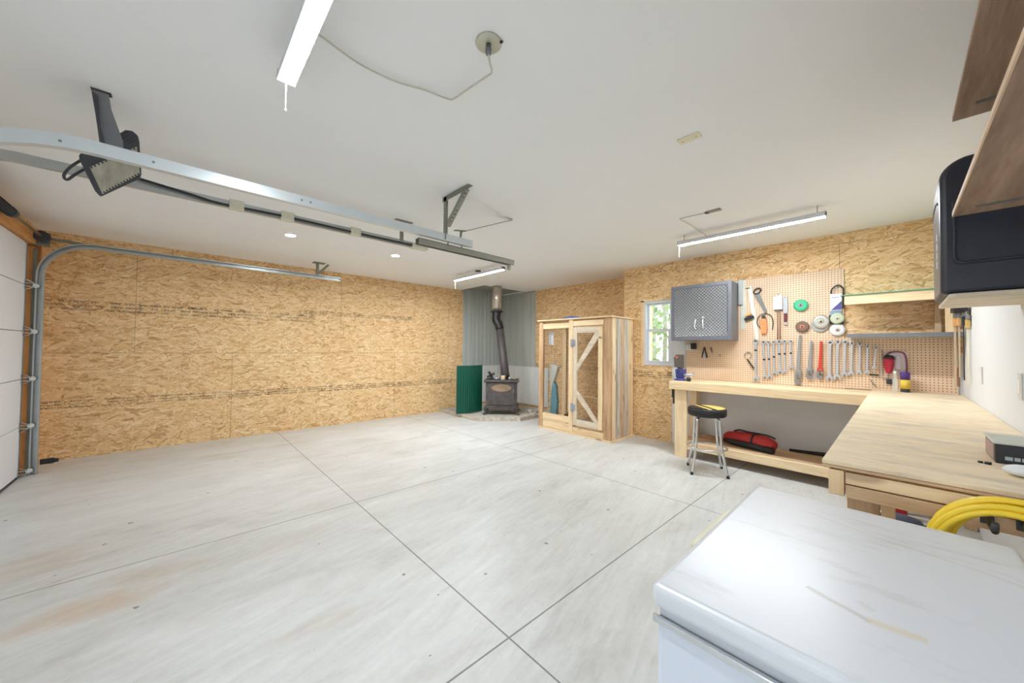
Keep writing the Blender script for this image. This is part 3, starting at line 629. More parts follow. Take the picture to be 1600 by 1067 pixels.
MB().box((-2.755, -.355, 2.596), (-2.715, -.285, 2.6)).build('ceiling_plate', dgrey, ht)

# ============================================================ stove corner
shL = m_ribs('grey_steel_siding_y', srgb(184, 191, 188), .23, 1, .5, .05); shB = m_ribs('grey_steel_siding_x', srgb(182, 187, 182), .23, 0, .5, .05)
def siding(name, pts, z0, z1, mat, label, axis, face, ribs=.115):
    b = MB(); a0, a1 = pts; th = .006
    if axis == 'Y': b.box((face, a0, z0), (face+th, a1, z1))
    else: b.box((a0, face-th, z0), (a1, face, z1))
    a = a0+.05
    while a < a1-.03:
        if axis == 'Y': b.prism([(face+th, a-.012), (face+th+.008, a-.005), (face+th+.008, a+.005), (face+th, a+.012)], z0, z1, 'XY')
        else: b.prism([(a-.012, face-th), (a-.005, face-th-.008), (a+.005, face-th-.008), (a+.012, face-th)], z0, z1, 'XY')
        a += ribs
    return tag(b.build(name, mat), label, 'metal panel')
siding('metal_siding', (4.56, 5.69), .9, 2.63, shL, 'tall grey steel siding left of the stove pipe', 'Y', XL)
siding('metal_siding', (-6.50, -5.385), .9, 2.594, shB, 'tall grey steel siding right of the stove pipe', 'X', YR-.003)
lw1 = m_ribs('white_steel_siding_y', srgb(222, 225, 224), .05, 1, .5, .0, .10); lw2 = m_ribs('white_steel_siding_x', srgb(222, 225, 224), .05, 0, .5, .0, .10)
siding('metal_siding', (4.56, 5.66), .1, .93, lw1, 'low pale ribbed siding behind the green panel', 'Y', XL+.016, .076)
siding('metal_siding', (-6.48, -5.0), .1, .93, lw2, 'low pale ribbed siding behind the stove, right side', 'X', YR-.016, .076)
# hearth
he = thing('hearth_platform', (-5.6, 4.85, 0), 'low wood framed concrete hearth under the stove', 'hearth')
hp = [(XL+.01, 4.02), (-5.25, 4.0), (-4.72, 4.60), (-4.72, YR-.03), (XL+.01, YR-.03)]
MB().prism(hp, .0, .055, 'XY').build('slab', flat('hearth_concrete', srgb(186, 184, 176), .8), he)
b = MB()
for (a, c) in zip(hp[:3], hp[1:4]): b.bar((a[0], a[1], .035), (c[0], c[1], .035), .04, .07)
b.build('wood_edge', greywood('X'), he)
MB().prism([(-5.18, 4.12), (-4.82, 4.55), (-4.95, 4.66), (-5.31, 4.22)], .056, .062).build('ash_board', flat('ash_board', srgb(176, 172, 162), .8), he)
# stove, authored facing -Y then turned
SX, SY = -5.36, 4.71
st = thing('wood_stove', (0, 0, 0), 'dark cast iron wood stove on curved legs with a tan scorch on its door', 'stove')
ms = m_stove()
MB().box((-.31, -.25, .14), (.31, .25, .66)).build('body', ms, st, .01)
MB().box((-.35, -.29, .665), (.35, .29, .70)).box((-.33, -.27, .65), (.33, .27, .668)).build('top_plate', ms, st, .012)
MB().box((-.345, -.29, .115), (.345, .28, .14)).box((-.325, -.27, .14), (.325, .26, .165)).build('base_plate', ms, st, .01)
dm = NT('stove_door'); q = dm.sep(dm.obj()); dx = dm.math('DIVIDE', q[0], .21); dz = dm.math('DIVIDE', dm.math('SUBTRACT', q[2], .545), .085)
r_ = dm.math('ADD', dm.math('MULTIPLY', dx, dx), dm.math('MULTIPLY', dz, dz)); nn = dm.noise(dm.obj(), 9, 4)
f = dm.math('MULTIPLY_ADD', dm.math('ADD', r_, dm.math('MULTIPLY', nn, .8)), -1.6, 2.6, clamp=True)
dm.out(dm.mix(f, dm.ramp(nn, [(.3, srgb(78, 73, 72)), (.7, srgb(102, 96, 94))]), dm.ramp(nn, [(.3, srgb(140, 120, 98)), (.7, srgb(178, 150, 120))])), .5, .3)
dr = MB().box((-.26, -.268, .19), (.26, -.25, .635)).build('door', dm.m, st, .008)
MB().ringprism(circ(.225, 32, 0, .545, rz=.095), circ(.205, 32, 0, .545, rz=.078), -.275, -.268, 'XZ').build('arched_moulding', ms, dr)
MB().cyl((.245, -.29, .42), (.245, -.29, .52), .01, 10).cyl((.245, -.27, .47), (.245, -.29, .47), .008, 8).build('door_handle', galvd, dr)
for sx in (-1, 1):
    for sy in (-1, 1):
        x, y = sx*.30, sy*.24
        MB().tube(bez([(x*.93, y*.93, .12), (x*1.03, y*1.03, .08), (x*1.02, y*1.02, .035), (x*1.14, y*1.14, .012), (x*1.16, y*1.16, .0)], 4), [.045]*2+[.04]*3+[.03]*4+[.024]*4+[.028]*3+[.03], 10).build('leg', ms, st)
st.location = (SX, SY, .063); st.rotation_euler = (0, 0, math.radians(46)); st.scale = (.97, .97, .93)
pp = thing('stove_pipe', (-5.45, 4.79, .70), 'black stove pipe with an elbow under a chrome chimney section', 'stove pipe')
zt_ = .0635+.70*.93
MB().tube([(-5.385, 4.835, zt_), (-5.40, 4.825, zt_+.12), (-5.515, 4.765, 1.75)], [.082, .082, .080], 24).build('lower_pipe', flat('sooty_pipe', srgb(84, 78, 80), .5, .2), pp)
MB().tube(bez([(-5.51, 4.768, 1.72), (-5.535, 4.75, 1.82), (-5.575, 4.725, 1.90), (-5.58, 4.725, 1.97), (-5.57, 4.735, 2.08)], 4), .086, 24).build('elbow', flat('black_pipe', srgb(44, 42, 44), .4, .3), pp)
MB().lathe([(.09, 2.06), (.125, 2.065), (.125, 2.085), (.09, 2.09)], (-5.57, 4.735, 0), n=28).build('collar', black, pp)
MB().cyl((-5.57, 4.735, 2.08), (-5.57, 4.735, 2.637), .095, 32).build('chimney_section', flat('brushed_chimney', srgb(196, 190, 182), .32, .8, .5, .06), pp)
# green panel standing on the hearth edge
gp = MB(); n = 26; prof = []
for k in range(n+1):
    f = k/n; x = -5.70+.05*math.sin(f*3.2)+(.006 if k % 2 else 0); prof.append((x, 3.86+f*.62))
prof2 = [(x-.004, y) for x, y in prof[::-1]]
gp.prism(prof+prof2, .075, .99, 'XY')
tag(gp.build('corrugated_panel', greenm), 'dark green corrugated metal panel standing left of the stove', 'metal panel')
# items on the stove top
Rz = Matrix.Translation((SX, SY, 0)) @ Matrix.Rotation(math.radians(46), 4, 'Z')
def onst(x, y, z=0): v = Rz @ Vector((x, y, 0)); return (v.x, v.y, zt_+z)
sf = thing('stove_fan', onst(-.22, -.02), 'small black stove top fan at the left of the stove', 'fan')
x, y, z = onst(-.22, -.02)
MB().box((x-.05, y-.03, z), (x+.05, y+.03, z+.015)).cyl((x, y, z+.015), (x, y, z+.07), .012, 10).cyl((x-.02, y-.03, z+.075), (x+.02, y+.03, z+.075), .025, 12).build('stand', black, sf, .002)
b = MB()
for k in range(4):
    a = k*math.pi/2+.5; d = Vector((.7*math.cos(a), .7*math.cos(a), math.sin(a)))
    c = Vector((x+.03, y-.03, z+.08)); b.bar(c+d*.02, c+d*.085, .05, .003, (.7, -.7, .3))
b.build('blade', black, sf)
b = MB().lathe([(.02, 0), (.045, .004), (.055, .03), (.052, .03), (.04, .008), (.02, .004)], onst(-.10, -.08), n=20)
tag(b.build('metal_dish', satin), 'small pale metal dish beside the stove top fan', 'dish')
b = thing('candle_jar', onst(.03, -.18), 'squat cream candle jar in front of the stove pipe', 'candle')
MB().lathe([(.03, 0), (.042, .0), (.045, .01), (.045, .085), (.04, .09), (.03, .09)], onst(.03, -.18), n=20).build('jar', flat('cream_jar', srgb(212, 188, 164), .3), b)
MB().lathe([(.05, 0), (.055, .002), (.055, .008), (.03, .010)], onst(.03, -.18, -.0), n=20).build('saucer', black, b)
b = MB().lathe([(.03, 0), (.034, .03), (.028, .05), (.012, .055)], onst(.16, -.1), n=16)
tag(b.build('metal_cup', satin), 'little silver cup right of the stove pipe', 'cup')
b = MB().lathe([(.025, 0), (.05, .01), (.055, .035), (.05, .035)], onst(.25, -.06), n=18)
tag(b.build('glass_bowl', flat('tan_bowl', srgb(178, 170, 146), .4)), 'small tan bowl at the right end of the stove top', 'bowl')
b = MB()
random.seed(3)
def lump(b, c, r, sq=.7, n=10):
    prof = [(max(.001, r*math.sin(math.pi*k/n)*(1+.1*random.random())), -r*sq*math.cos(math.pi*k/n)) for k in range(n+1)]
    return b.lathe(prof, (c[0], c[1], c[2]+r*sq), n=12)
tag(lump(MB(), (-4.98, 5.12, .056), .05).build('hearth_stone', flat('pale_stone', srgb(198, 194, 186), .8)), 'pale stone on the hearth right of the stove', 'stone')
tag(lump(MB(), (-4.86, 5.22, .056), .04).build('hearth_stone', flat('grey_stone', srgb(150, 140, 132), .8)), 'smaller brownish stone nearer the tall wooden cage cabinet', 'stone')
hk = MB().box((-4.90, 5.02, .056), (-4.76, 5.10, .085)); tag(hk.build('kindling_block', greywood('X'), bevel=.003), 'short grey wood block lying on the right edge of the hearth', 'wood block')

# ============================================================ cage cabinet
CX0, CX1, CY0, CY1, CZ = -4.17, -2.78, 4.50, 5.17, 1.79
brown_post = wood('brown_fir_Z', 'Z', srgb(204, 168, 130), srgb(158, 118, 84), .4, .6)
cg = thing('cage_cabinet', ((CX0+CX1)/2, (CY0+CY1)/2, 0), 'tall pine cabinet with chicken wire panels and a braced door', 'cabinet')
MB().box((CX0, CY0, 0), (CX0+.09, CY0+.04, CZ)).box((CX0, CY0+.04, 0), (CX0+.04, CY0+.09, CZ)).build('post', brown_post, cg, .002)
MB().box((-3.535, CY0, 0), (-3.45, CY0+.04, CZ)).build('post', pine('Z'), cg, .002)
MB().box((-2.905, CY0-.0, .02), (CX1, CY0+.04, CZ)).build('post', brown_post, cg, .002)
MB().box((CX0, CY1-.05, 0), (CX0+.09, CY1, CZ)).build('rear_post', pine('Z'), cg, .002)
MB().box((CX1-.09, CY1-.05, 0), (CX1-.02, CY1, CZ)).build('rear_post', pine('Z'), cg, .002)
MB().box((CX0-.03, CY0-.03, CZ), (CX1+.03, CY1+.0, CZ+.02)).build('top_board', pine('X'), cg, .002)
MB().box((CX0+.09, CY0+.002, 1.66), (-3.535, CY0+.04, 1.745)).build('top_rail', pine('X'), cg, .002)
MB().box((-3.45, CY0+.002, 1.685), (-2.905, CY0+.04, 1.765)).build('top_rail', pine('X'), cg, .002)
MB().box((CX0+.09, CY0+.002, .15), (-3.535, CY0+.04, .26)).build('lower_rail', pine('X'), cg, .002)
MB().box((CX0+.09, CY0+.006, .03), (-3.535, CY0+.04, .147)).build('lower_rail', pine('X'), cg, .002)
MB().box((-3.45, CY0+.006, .03), (-2.905, CY0+.04, .12)).build('lower_rail', pine('X'), cg, .002)
MB().box((CX0, CY0-.012, 0), (CX1+.02, CY1, .025)).build('bottom_board', pine('X'), cg, .002)
random.seed(11)
bw = [.09, .055, .08, .10, .12, .14]; y = CY0+.042
mats_ = [pine('Z'), greywood('Z'), greywood('Z'), pine2('Z'), greywood('Z'), pine('Z')]
mats_[1] = wood('dark_barn_Z', 'Z', srgb(196, 184, 168), srgb(120, 104, 92), .3, .7)
for k, wd in enumerate(bw):
    e = min(y+wd, CY1)
    MB().box((CX1-.02, y+.001, .025), (CX1-(.002 if k % 2 else 0), e-.001, CZ)).build('side_board', mats_[k], cg, .001); y = e
# hinged door: outer frame, two braces
dg = MB().box((-3.435, CY0-.012, .15), (-3.365, CY0+.012, 1.665)).build('door', wood('grey_pine_Z', 'Z', srgb(226, 212, 190), srgb(190, 170, 144), .3, .6), cg, .002)
gp_ = wood('grey_pine_X', 'X', srgb(226, 212, 190), srgb(190, 170, 144), .3, .6)
MB().box((-2.985, CY0-.012, .15), (-2.915, CY0+.012, 1.665)).build('door_stile', pine('Z'), dg, .002)
MB().box((-3.365, CY0-.012, 1.575), (-2.985, CY0+.012, 1.665)).build('door_rail', gp_, dg, .002)
MB().box((-3.365, CY0-.012, .15), (-2.985, CY0+.012, .245)).build('door_rail', gp_, dg, .002)
MB().prism([(-3.365, 1.10), (-3.365, .99), (-2.985, 1.49), (-2.985, 1.575), (-3.04, 1.575)], CY0-.011, CY0+.011, 'XZ').build('brace', gp_, dg)
MB().prism([(-3.365, .70), (-3.365, .58), (-3.05, .245), (-2.985, .245), (-2.985, .27)], CY0-.011, CY0+.011, 'XZ').build('brace', gp_, dg)
for z in (1.42, .42):
    h = MB().box((-3.49, CY0-.016, z-.06), (-3.44, CY0-.001, z+.06)).box((-3.438, CY0-.016, z-.05), (-3.40, CY0-.012, z+.05)).cyl((-3.44, CY0-.018, z-.05), (-3.44, CY0-.018, z+.05), .007, 8)
    h.build('hinge', flat('zinc_hinge', srgb(170, 178, 192), .35, .6), cg)
MB().cyl((-2.95, CY0-.04, 1.50), (-2.95, CY0-.012, 1.50), .012, 10).box((-2.96, CY0-.045, 1.495), (-2.90, CY0-.035, 1.505)).build('latch', galvd, cg)
# chicken wire: hexagons of thin wire
def hexwire(x0, x1, z0, z1, y, r=.021, th=.0019):
    b = MB(); dx = r*math.sqrt(3); j = 0; z = z0
    def seg(p, q):
        d = (Vector(q)-Vector(p)); n_ = Vector((-d.z, 0, d.x)).normalized()*th; yy = Vector((0, th, 0))
        vs = [b.bm.verts.new(Vector(c)+o_) for c in (p, q) for o_ in (n_, -n_*.5+yy, -n_*.5-yy)]
        for k in range(3): b.bm.faces.new((vs[k], vs[(k+1) % 3], vs[3+(k+1) % 3], vs[3+k]))
    while z < z1:
        x = x0+(dx/2 if j % 2 else 0)
        while x < x1:
            seg((x, y, z), (x, y, z+r)); 
            if x+dx/2 <= x1: seg((x, y, z+r), (x+dx/2, y, z+1.5*r))
            if x-dx/2 >= x0: seg((x, y, z+r), (x-dx/2, y, z+1.5*r))
            x += dx
        z += 1.5*r; j += 1
    return b
wirem = flat('chicken_wire', srgb(128, 122, 108), .6, .1)
hexwire(CX0+.09, -3.535, .26, 1.66, CY0+.045).build('wire_mesh', wirem, cg)
hexwire(-3.365, -2.985, .245, 1.575, CY0+.02).build('wire_mesh', wirem, dg)
hexwire(CX0+.09, CX1-.05, .9, CZ-.02, CY1-.01, .03, .0012).build('rear_wire_mesh', wirem, cg)
for z in (.50, 1.38): MB().box((CX0+.09, CY1-.03, z), (CX1-.05, CY1-.012, z+.025)).build('rear_slat', pine('X'), cg)
# things in the cabinet
tag(MB().box((-4.06, CY0+.12, 1.40), (-3.95, CY0+.125, 1.62)).build('paper_notice', paper), 'pale sheet of paper behind the chicken wire at the top left of the cabinet', 'paper')
sk = MB().prism([(-4.07, .027), (-3.90, .027), (-3.87, .5), (-3.90, .85), (-3.98, 1.0), (-4.06, .98)], CY0+.10, CY0+.20, 'XZ')
nb = thing('netting_bundle', (-3.97, CY0+.15, .027), 'teal netting bundle with a white top standing inside the cage cabinet', 'netting')
MB().prism([(-4.04, .027), (-3.90, .027), (-3.87, .45), (-3.90, .72), (-3.95, .78), (-4.0, .6)], CY0+.12, CY0+.18, 'XZ').build('net', teal, nb, .01)
MB().prism([(-4.0, .62), (-3.95, .78), (-3.88, .95), (-3.86, 1.03), (-4.02, 1.08), (-4.06, .92)], CY0+.12, CY0+.19, 'XZ').build('white_cover', flat('off_white_sack', srgb(206, 206, 196), .7), nb, .012)
tag(MB().bar((-3.88, CY0+.2, .03), (-4.03, CY0+.22, 1.25), .018, .018).build('wooden_stick', pine('Z')), 'thin stick leaning inside the cage cabinet', 'stick')
bt = thing('black_boot', (-3.62, CY0+.14, .026), 'small black tool lying at the foot of the cage cabinet, next to the middle post', 'tool')
MB().box((-3.70, CY0+.10, .19), (-3.60, CY0+.16, .27)).cyl((-3.64, CY0+.13, .26), (-3.60, CY0+.13, .36), .02, 10).build('handle', black, bt, .006)
MB().box((-3.85, CY0+.06, .026), (-3.56, CY0+.22, .19)).build('crate', cedar('X'), bt, .004)
bt.name = 'tool_crate'; bt['label'] = 'orange wood crate with a black tool on it inside the cage cabinet'; bt['category'] = 'crate'
tp = MB(); tp.prism([(-3.98, CZ+.021), (-3.6, CZ+.021), (-3.35, CZ+.021), (-3.42, CZ+.045), (-3.6, CZ+.075), (-3.75, CZ+.05)], CY0+.12, CY0+.5, 'XZ')
tag(tp.build('folded_tarp', blued, bevel=.012), 'blue folded tarp lying on top of the cage cabinet', 'tarp')

# ============================================================ workbenches
BH = .93
wb = thing('workbench', (-.95, 4.87, 0), 'long pine workbench under the pegboard', 'workbench')
MB().box((-1.975, 4.585, .890), (-.19, YB, BH)).build('bench_top', pine('X'), wb, .003)
MB().box((-1.975, 4.545, .835), (-.20, 4.583, BH+.003)).build('front_apron', pine('X'), wb, .003)
MB().box((-.19, 4.545, .890), (XR-.005, YB-.0, BH-.001)).build('bench_top', pine('X'), wb)
MB().box((-1.92, 4.585, 0), (-1.775, 4.625, .89)).build('leg', pine('Z'), wb, .003)
MB().box((-1.92, 4.63, 0), (-1.88, 4.72, .89)).build('leg', pine2('Z'), wb, .003)
MB().box((-1.92, 5.06, 0), (-1.83, 5.17, .89)).build('leg', pine('Z'), wb, .003)
MB().box((.30, 5.06, 0), (.38, 5.17, .89)).build('leg', pine('Z'), wb, .003)
MB().box((-1.90, 4.72, .80), (-1.86, 5.06, .89)).build('end_rail', pine2('Y'), wb, .003)
MB().box((-1.775, 4.60, .105), (.34, 4.638, .195)).build('shelf_rail', pine('X'), wb, .003)
for k, (a, c) in enumerate(((4.64, 4.79), (4.80, 4.96), (4.965, 5.12))):
    MB().box((-1.90, a, .175), (.34, c, .195)).build('shelf_board', [pine2('X'), pine2('X'), pine('X')][k], wb, .002)
lb = thing('workbench', (.11, 3.1, 0), 'wide plywood workbench along the right wall with a worn stained top', 'workbench')
ply = m_ply()
MB().box((-.185, 1.665, BH-.002), (XR-.004, 4.545, BH+.012)).box((-.185, 4.545, BH+.0035), (XR-.004, YB-.015, BH+.012)).build('plywood_top', ply, lb, .002)
MB().box((-.17, 1.695, .835), (-.13, 4.54, BH-.003)).build('side_apron', pine('Y'), lb, .002)
MB().box((-.168, 1.662, .828), (-.128, 1.694, .913)).build('corner_block', pine('Z'), lb, .003)
MB().box((-.125, 1.665, .872), (XR-.01, 1.70, .911)).build('end_rail', pine('X'), lb, .003)
MB().box((-.125, 1.665, .826), (XR-.01, 1.70, .868)).build('end_rail', pine2('X'), lb, .003)
MB().box((-.185, 1.662, .918), (XR-.005, 1.69, .927)).build('top_lip', pine2('X'), lb, .002)
MB().box((-.125, 1.71, 0), (-.045, 1.75, .826)).build('leg', pine2('Z'), lb, .003)
MB().box((-.043, 1.71, 0), (-.01, 1.79, .826)).build('leg', pine('Z'), lb, .003)
MB().box((.33, 1.71, 0), (.39, 1.75, .826)).build('leg', pine2('Z'), lb, .003)
MB().box((-.12, 4.35, 0), (-.03, 4.39, .835)).build('leg', pine2('Z'), lb, .003)
MB().box((.33, 4.35, 0), (.39, 4.39, .835)).build('leg', pine2('Z'), lb, .003)

# items under the bench
bg = thing('red_bag', (-1.15, 4.86, .196), 'red rolled bag with black straps on the lower bench shelf', 'bag')
b = MB(); pts = [(-1.47, 4.98, .27), (-1.42, 4.965, .275), (-1.30, 4.93, .285), (-1.1, 4.88, .285), (-1.0, 4.84, .285), (-.94, 4.82, .275), (-.92, 4.815, .27)]
b.tube(pts, [.03, .06, .075, .078, .075, .06, .04], 14).build('red_roll', red, bg)
b = MB().tube([(-1.45, 4.90, .235), (-1.3, 4.86, .235), (-1.1, 4.81, .235), (-.93, 4.76, .235)], [.025, .038, .038, .035], 10).build('black_base', flat('black_fabric', srgb(36, 34, 36), .7), bg)
b = MB().lathe([(.079, -.012), (.083, 0), (.079, .012)], (0, 0, 0), 'X', 20); b.build('strap', black, bg, M=Matrix.Translation((-1.13, 4.887, .285)) @ Matrix.Rotation(math.radians(-14), 4, 'Z'))
bg.children[-1].location = (0, 0, 0)
MB().tube(bez([(-1.36, 4.95, .35), (-1.30, 4.94, .375), (-1.2, 4.91, .37), (-1.13, 4.88, .375), (-1.0, 4.86, .372), (-.93, 4.85, .35)], 5), .010, 8).build('carry_handle', black, bg)
tag(MB().tube([(-.84, 5.05, .215), (-.5, 5.07, .225), (-.1, 5.08, .225), (.28, 5.06, .22)], [.014, .022, .024, .02], 8).build('black_hose', black), 'long black rubber hose lying at the back of the lower bench shelf', 'hose')
tag(MB().box((-1.82, 4.95, .197), (-1.45, 5.05, .235)).build('scrap_board', wood('dark_scrap_X', 'X', srgb(170, 136, 104), srgb(120, 88, 62)), bevel=.003), 'brown scrap board at the left end of the lower bench shelf', 'board')
sh = thing('work_shoe', (-.02, 3.98, 0), 'grey shoe with cream straps on the floor under the plywood bench', 'shoe')
b = MB(); prof = [(-.14, .055), (-.06, .05), (.02, .048), (.08, .04), (.115, .03)]
b.tube([(-.12, 3.9, .06), (-.05, 3.93, .07), (.03, 3.97, .06), (.09, 4.0, .045), (.12, 4.015, .04)], [.05, .06, .055, .045, .02], 14).build('upper', flat('slate_fabric', srgb(84, 88, 104), .7), sh)
MB().tube([(-.12, 3.9, .015), (.03, 3.96, .015), (.11, 4.01, .02), (.145, 4.03, .05)], [.03, .035, .032, .012], 10).build('sole', black, sh)
b = MB()
for k in range(3): b.bar((-.13+k*.05, 3.86+k*.02, .10+.012*(k == 1)), (-.07+k*.05, 3.94+k*.02, .135-.02*k), .02, .006)
b.build('strap', cream, sh)
tag(MB().prism([(-.11, .14), (.07, .13), (.05, .18), (-.15, .21)], 4.24, 4.32, 'XZ').box((-.09, 4.25, 0), (.04, 4.31, .14)).build('red_container', redd, bevel=.006), 'bright red plastic container behind the shoe under the plywood bench', 'container')

# stool
sl = thing('bar_stool', (0, 0, 0), 'chrome bar stool with a black and yellow round seat', 'stool')
MB().lathe([(.02, .61), (.175, .61), (.187, .62), (.19, .64), (.19, .685), (.183, .694), (.17, .698), (.001, .70)], n=40).build('seat', black, sl)
stp = NT('seat_top'); q = stp.sep(stp.obj()); an = stp.math('ADD', q[0], stp.math('MULTIPLY', q[1], .35))
m1 = stp.math('GREATER_THAN', an, .015); m2 = stp.math('LESS_THAN', stp.math('ABSOLUTE', stp.math('ADD', an, .055)), .018)
stp.out(stp.mix(stp.math('MAXIMUM', m1, m2), srgb(38, 36, 34), srgb(238, 204, 110)), .35)
MB().lathe([(.001, .699), (.172, .698), (.178, .700), (.16, .7035), (.001, .705)], n=40).build('seat_cushion_print', stp.m, sl)
MB().lathe([(.05, .595), (.11, .597), (.11, .61), (.05, .61)], n=24).build('swivel_plate', dgrey, sl)
for k in range(4):
    a = math.pi/4+k*math.pi/2; c_, s_ = math.cos(a), math.sin(a)
    pr = [(.07, .598), (.12, .596), (.145, .575), (.152, .54), (.165, .36), (.18, .25), (.215, .10), (.235, .02)]
    pts = bez([(r_*c_, r_*s_, z) for r_, z in pr], 5)
    l = MB().tube(pts, .0128, 12).build('leg', chrome, sl)
    MB().cyl((.240*c_, .240*s_, 0), (.236*c_, .236*s_, .03), .015, 12).build('rubber_foot', black, l)
MB().tube([(.19*math.cos(k*2*math.pi/40), .19*math.sin(k*2*math.pi/40), .27) for k in range(40)], .010, 10, closed=True).build('foot_ring', chrome, sl)
sl.location = (-1.43, 4.25, 0); sl.rotation_euler = (0, 0, math.radians(27))

# ============================================================ pegboard and what hangs there
mp = m_peg(); PY = YB-.012
pb = thing('pegboard', (-.8, YB-.006, BH), 'tan pegboard sheets covering the wall above the bench', 'pegboard')
MB().box((-2.01, PY-.006, BH+.002), (-.385, PY, 2.215)).build('board', mp, pb)
MB().box((-.384, PY-.006, BH+.013), (XR-.03, PY, 1.478)).build('board', mp, pb)
FY = PY-.006      # front face of the pegboard
def wy(d): return FY-d
hooks = []
hk0 = MB().tube([(0, 0, 0), (0, -.035, 0), (0, -.042, .012)], .0025, 6).box((-.006, -.002, -.014), (.006, 0, .014)).build('peg_hook', galvd)
bpy.data.objects.remove(hk0) if False else None
tag(hk0, 'small steel peg hook holding a tool on the pegboard', 'hook', 'peg hooks on the pegboard')
hk0.location = (-1.18, FY, 1.452)
_first = [True]
# mesh is centred: rebuild origin so the back touches the board
zmin = min(v.co.z for v in hk0.data.vertices); ymax = max(v.co.y for v in hk0.data.vertices)
for v in hk0.data.vertices: v.co.y -= ymax; v.co.z -= zmin+.014
def hook(x, z, lab=None):
    o = hk0 if _first[0] else hk0.copy()
    if not _first[0]: C.objects.link(o)
    _first[0] = False; o.location = (x, FY, z); o['label'] = 'peg hook of the '+' '.join((lab or _LAST[0]).replace(',', '').split()[:11])
def wrench(top, bot, wd, label, mark=None, mat=satin, group='wrenches on the pegboard'):
    """combination wrench: ring above, open jaw below; in the board plane"""
    (x0, z0), (x1, z1) = top, bot; L = math.hypot(x1-x0, z1-z0); t = thing('combination_wrench', (x0, wy(.02), z1), label, 'wrench', group)
    R = wd*.95; J = wd*1.15
    b = MB()
    b.ringprism(circ(R, 20, 0, 0), circ(R*.58, 20, 0, 0), -.006, .006, 'XZ')
    b.prism([(-wd*.42, -R*.85), (wd*.42, -R*.85), (wd*.36, -L*.5), (wd*.42, -(L-2.2*J)), (-wd*.42, -(L-2.2*J)), (-wd*.36, -L*.5)], -.0045, .0045, 'XZ')
    zc = -(L-J)
    o = [(-wd*.42, zc+J*1.25), (wd*.42, zc+J*1.25), (J*.95, zc+J*.35), (J*1.0, zc-J*.5), (J*.62, zc-J), (J*.42, zc-J*.55), (J*.38, zc+J*.05), (0, zc+J*.25), (-J*.38, zc+J*.05), (-J*.34, zc-J*.7), (-J*.6, zc-J*.95), (-J*1.0, zc-J*.3), (-J*.95, zc+J*.4)]
    b.prism(o, -.0055, .0055, 'XZ')
    a = math.atan2(x1-x0, z0-z1)
    M = Matrix.Translation((x0, wy(.022), z0)) @ Matrix.Rotation(-a, 4, 'Y')
    b.build('body', mat, t, .0015, M=M)
    if mark is not None:
        z = -L*mark
        MB().box((-wd*.46, -.0058, z-.010), (wd*.46, .0058, z+.010)).build('size_band', black, t, M=M)
    hook(x0, z0+R*.2)
wrench((-1.18, 1.440), (-1.178, .945), .030, 'longest combination wrench, at the left end of the wrench row', .22, wrs)
names_l = ['second wrench from the left, with a black band', 'third wrench from the left, with a black band near its middle', 'fourth wrench from the left, slightly shorter with a black band',
           'fifth wrench from the left, with a wide ring end and black band', 'sixth wrench from the left, with a black band', 'seventh and shortest of the black banded wrenches']
for (tx, tz, bx, bz), n_, wd, mk in zip([(-1.103, 1.432, -1.085, .985), (-1.053, 1.429, -1.037, .99), (-1.0, 1.428, -.992, 1.035), (-.947, 1.434, -.938, 1.055), (-.894, 1.437, -.892, 1.06), (-.838, 1.437, -.836, 1.115)],
                                 names_l, (.021, .019, .019, .022, .018, .017), (.47, .46, .44, .38, .38, .42)):
    wrench((tx, tz), (bx, bz), wd*1.12, n_, mk, wrs)
names_r = ['plain wrench directly right of the red pipe wrench', 'second plain wrench right of the red pipe wrench', 'third plain wrench right of the red pipe wrench', 'fourth plain wrench right of the red pipe wrench',
           'fifth plain wrench right of the red pipe wrench', 'third from last wrench, below the right grey shelf', 'slightly tilted smallest wrench, at the right end of the row']
for (tx, tz, bx, bz), n_, wd in zip([(-.497, 1.421, -.505, 1.005), (-.436, 1.426, -.444, 1.02), (-.379, 1.426, -.387, 1.055), (-.326, 1.412, -.336, 1.07), (-.267, 1.404, -.276, 1.085), (-.21, 1.377, -.217, 1.095), (-.149, 1.364, -.167, 1.145)],
                                names_r, (.024, .023, .021, .019, .018, .016, .014)):
    wrench((tx, tz), (bx, bz), wd*1.08, n_, None, wrs)
def pipewrench(top, bot, wd, label, mat, name='pipe_wrench'):
    (x0, z0), (x1, z1) = top, bot; L = math.hypot(x1-x0, z1-z0); t = thing(name, (x0, wy(.02), z1), label, 'pipe wrench')
    a = math.atan2(x1-x0, z0-z1); M = Matrix.Translation((x0, wy(.026), z0)) @ Matrix.Rotation(-a, 4, 'Y')
    MB().prism([(-wd*.3, .005), (0, .012), (wd*.3, .005), (wd*.36, -L*.3), (wd*.42, -L*.72), (-wd*.5, -L*.72), (-wd*.36, -L*.3)], -.010, .010, 'XZ').build('handle', mat, t, .003, M=M)
    MB().prism([(-wd*.6, -L*.70), (wd*.75, -L*.70), (wd*.8, -L*.80), (-wd*.7, -L*.80)], -.013, .013, 'XZ').build('housing', mat, t, .002, M=M)
    MB().prism([(-wd*.75, -L*.72), (-wd*.1, -L*.72), (-wd*.1, -L*.90), (wd*.75, -L*.92), (wd*.7, -L*.995), (-wd*.5, -L*1.0), (-wd*.8, -L*.93)], -.009, .009, 'XZ').build('hook_jaw', steel2, t, .002, M=M)
    MB().prism([(.0, -L*.80), (wd*.9, -L*.80), (wd*.85, -L*.87), (wd*.05, -L*.86)], -.010, .010, 'XZ').build('heel_jaw', steel2, t, .002, M=M)
    MB().lathe([(wd*.42, -.012), (wd*.46, 0), (wd*.42, .012)], (0, 0, -L*.76), 'Z', 16).build('adjusting_nut', galvd, t, M=M)
    hook(x0, z0-.004)
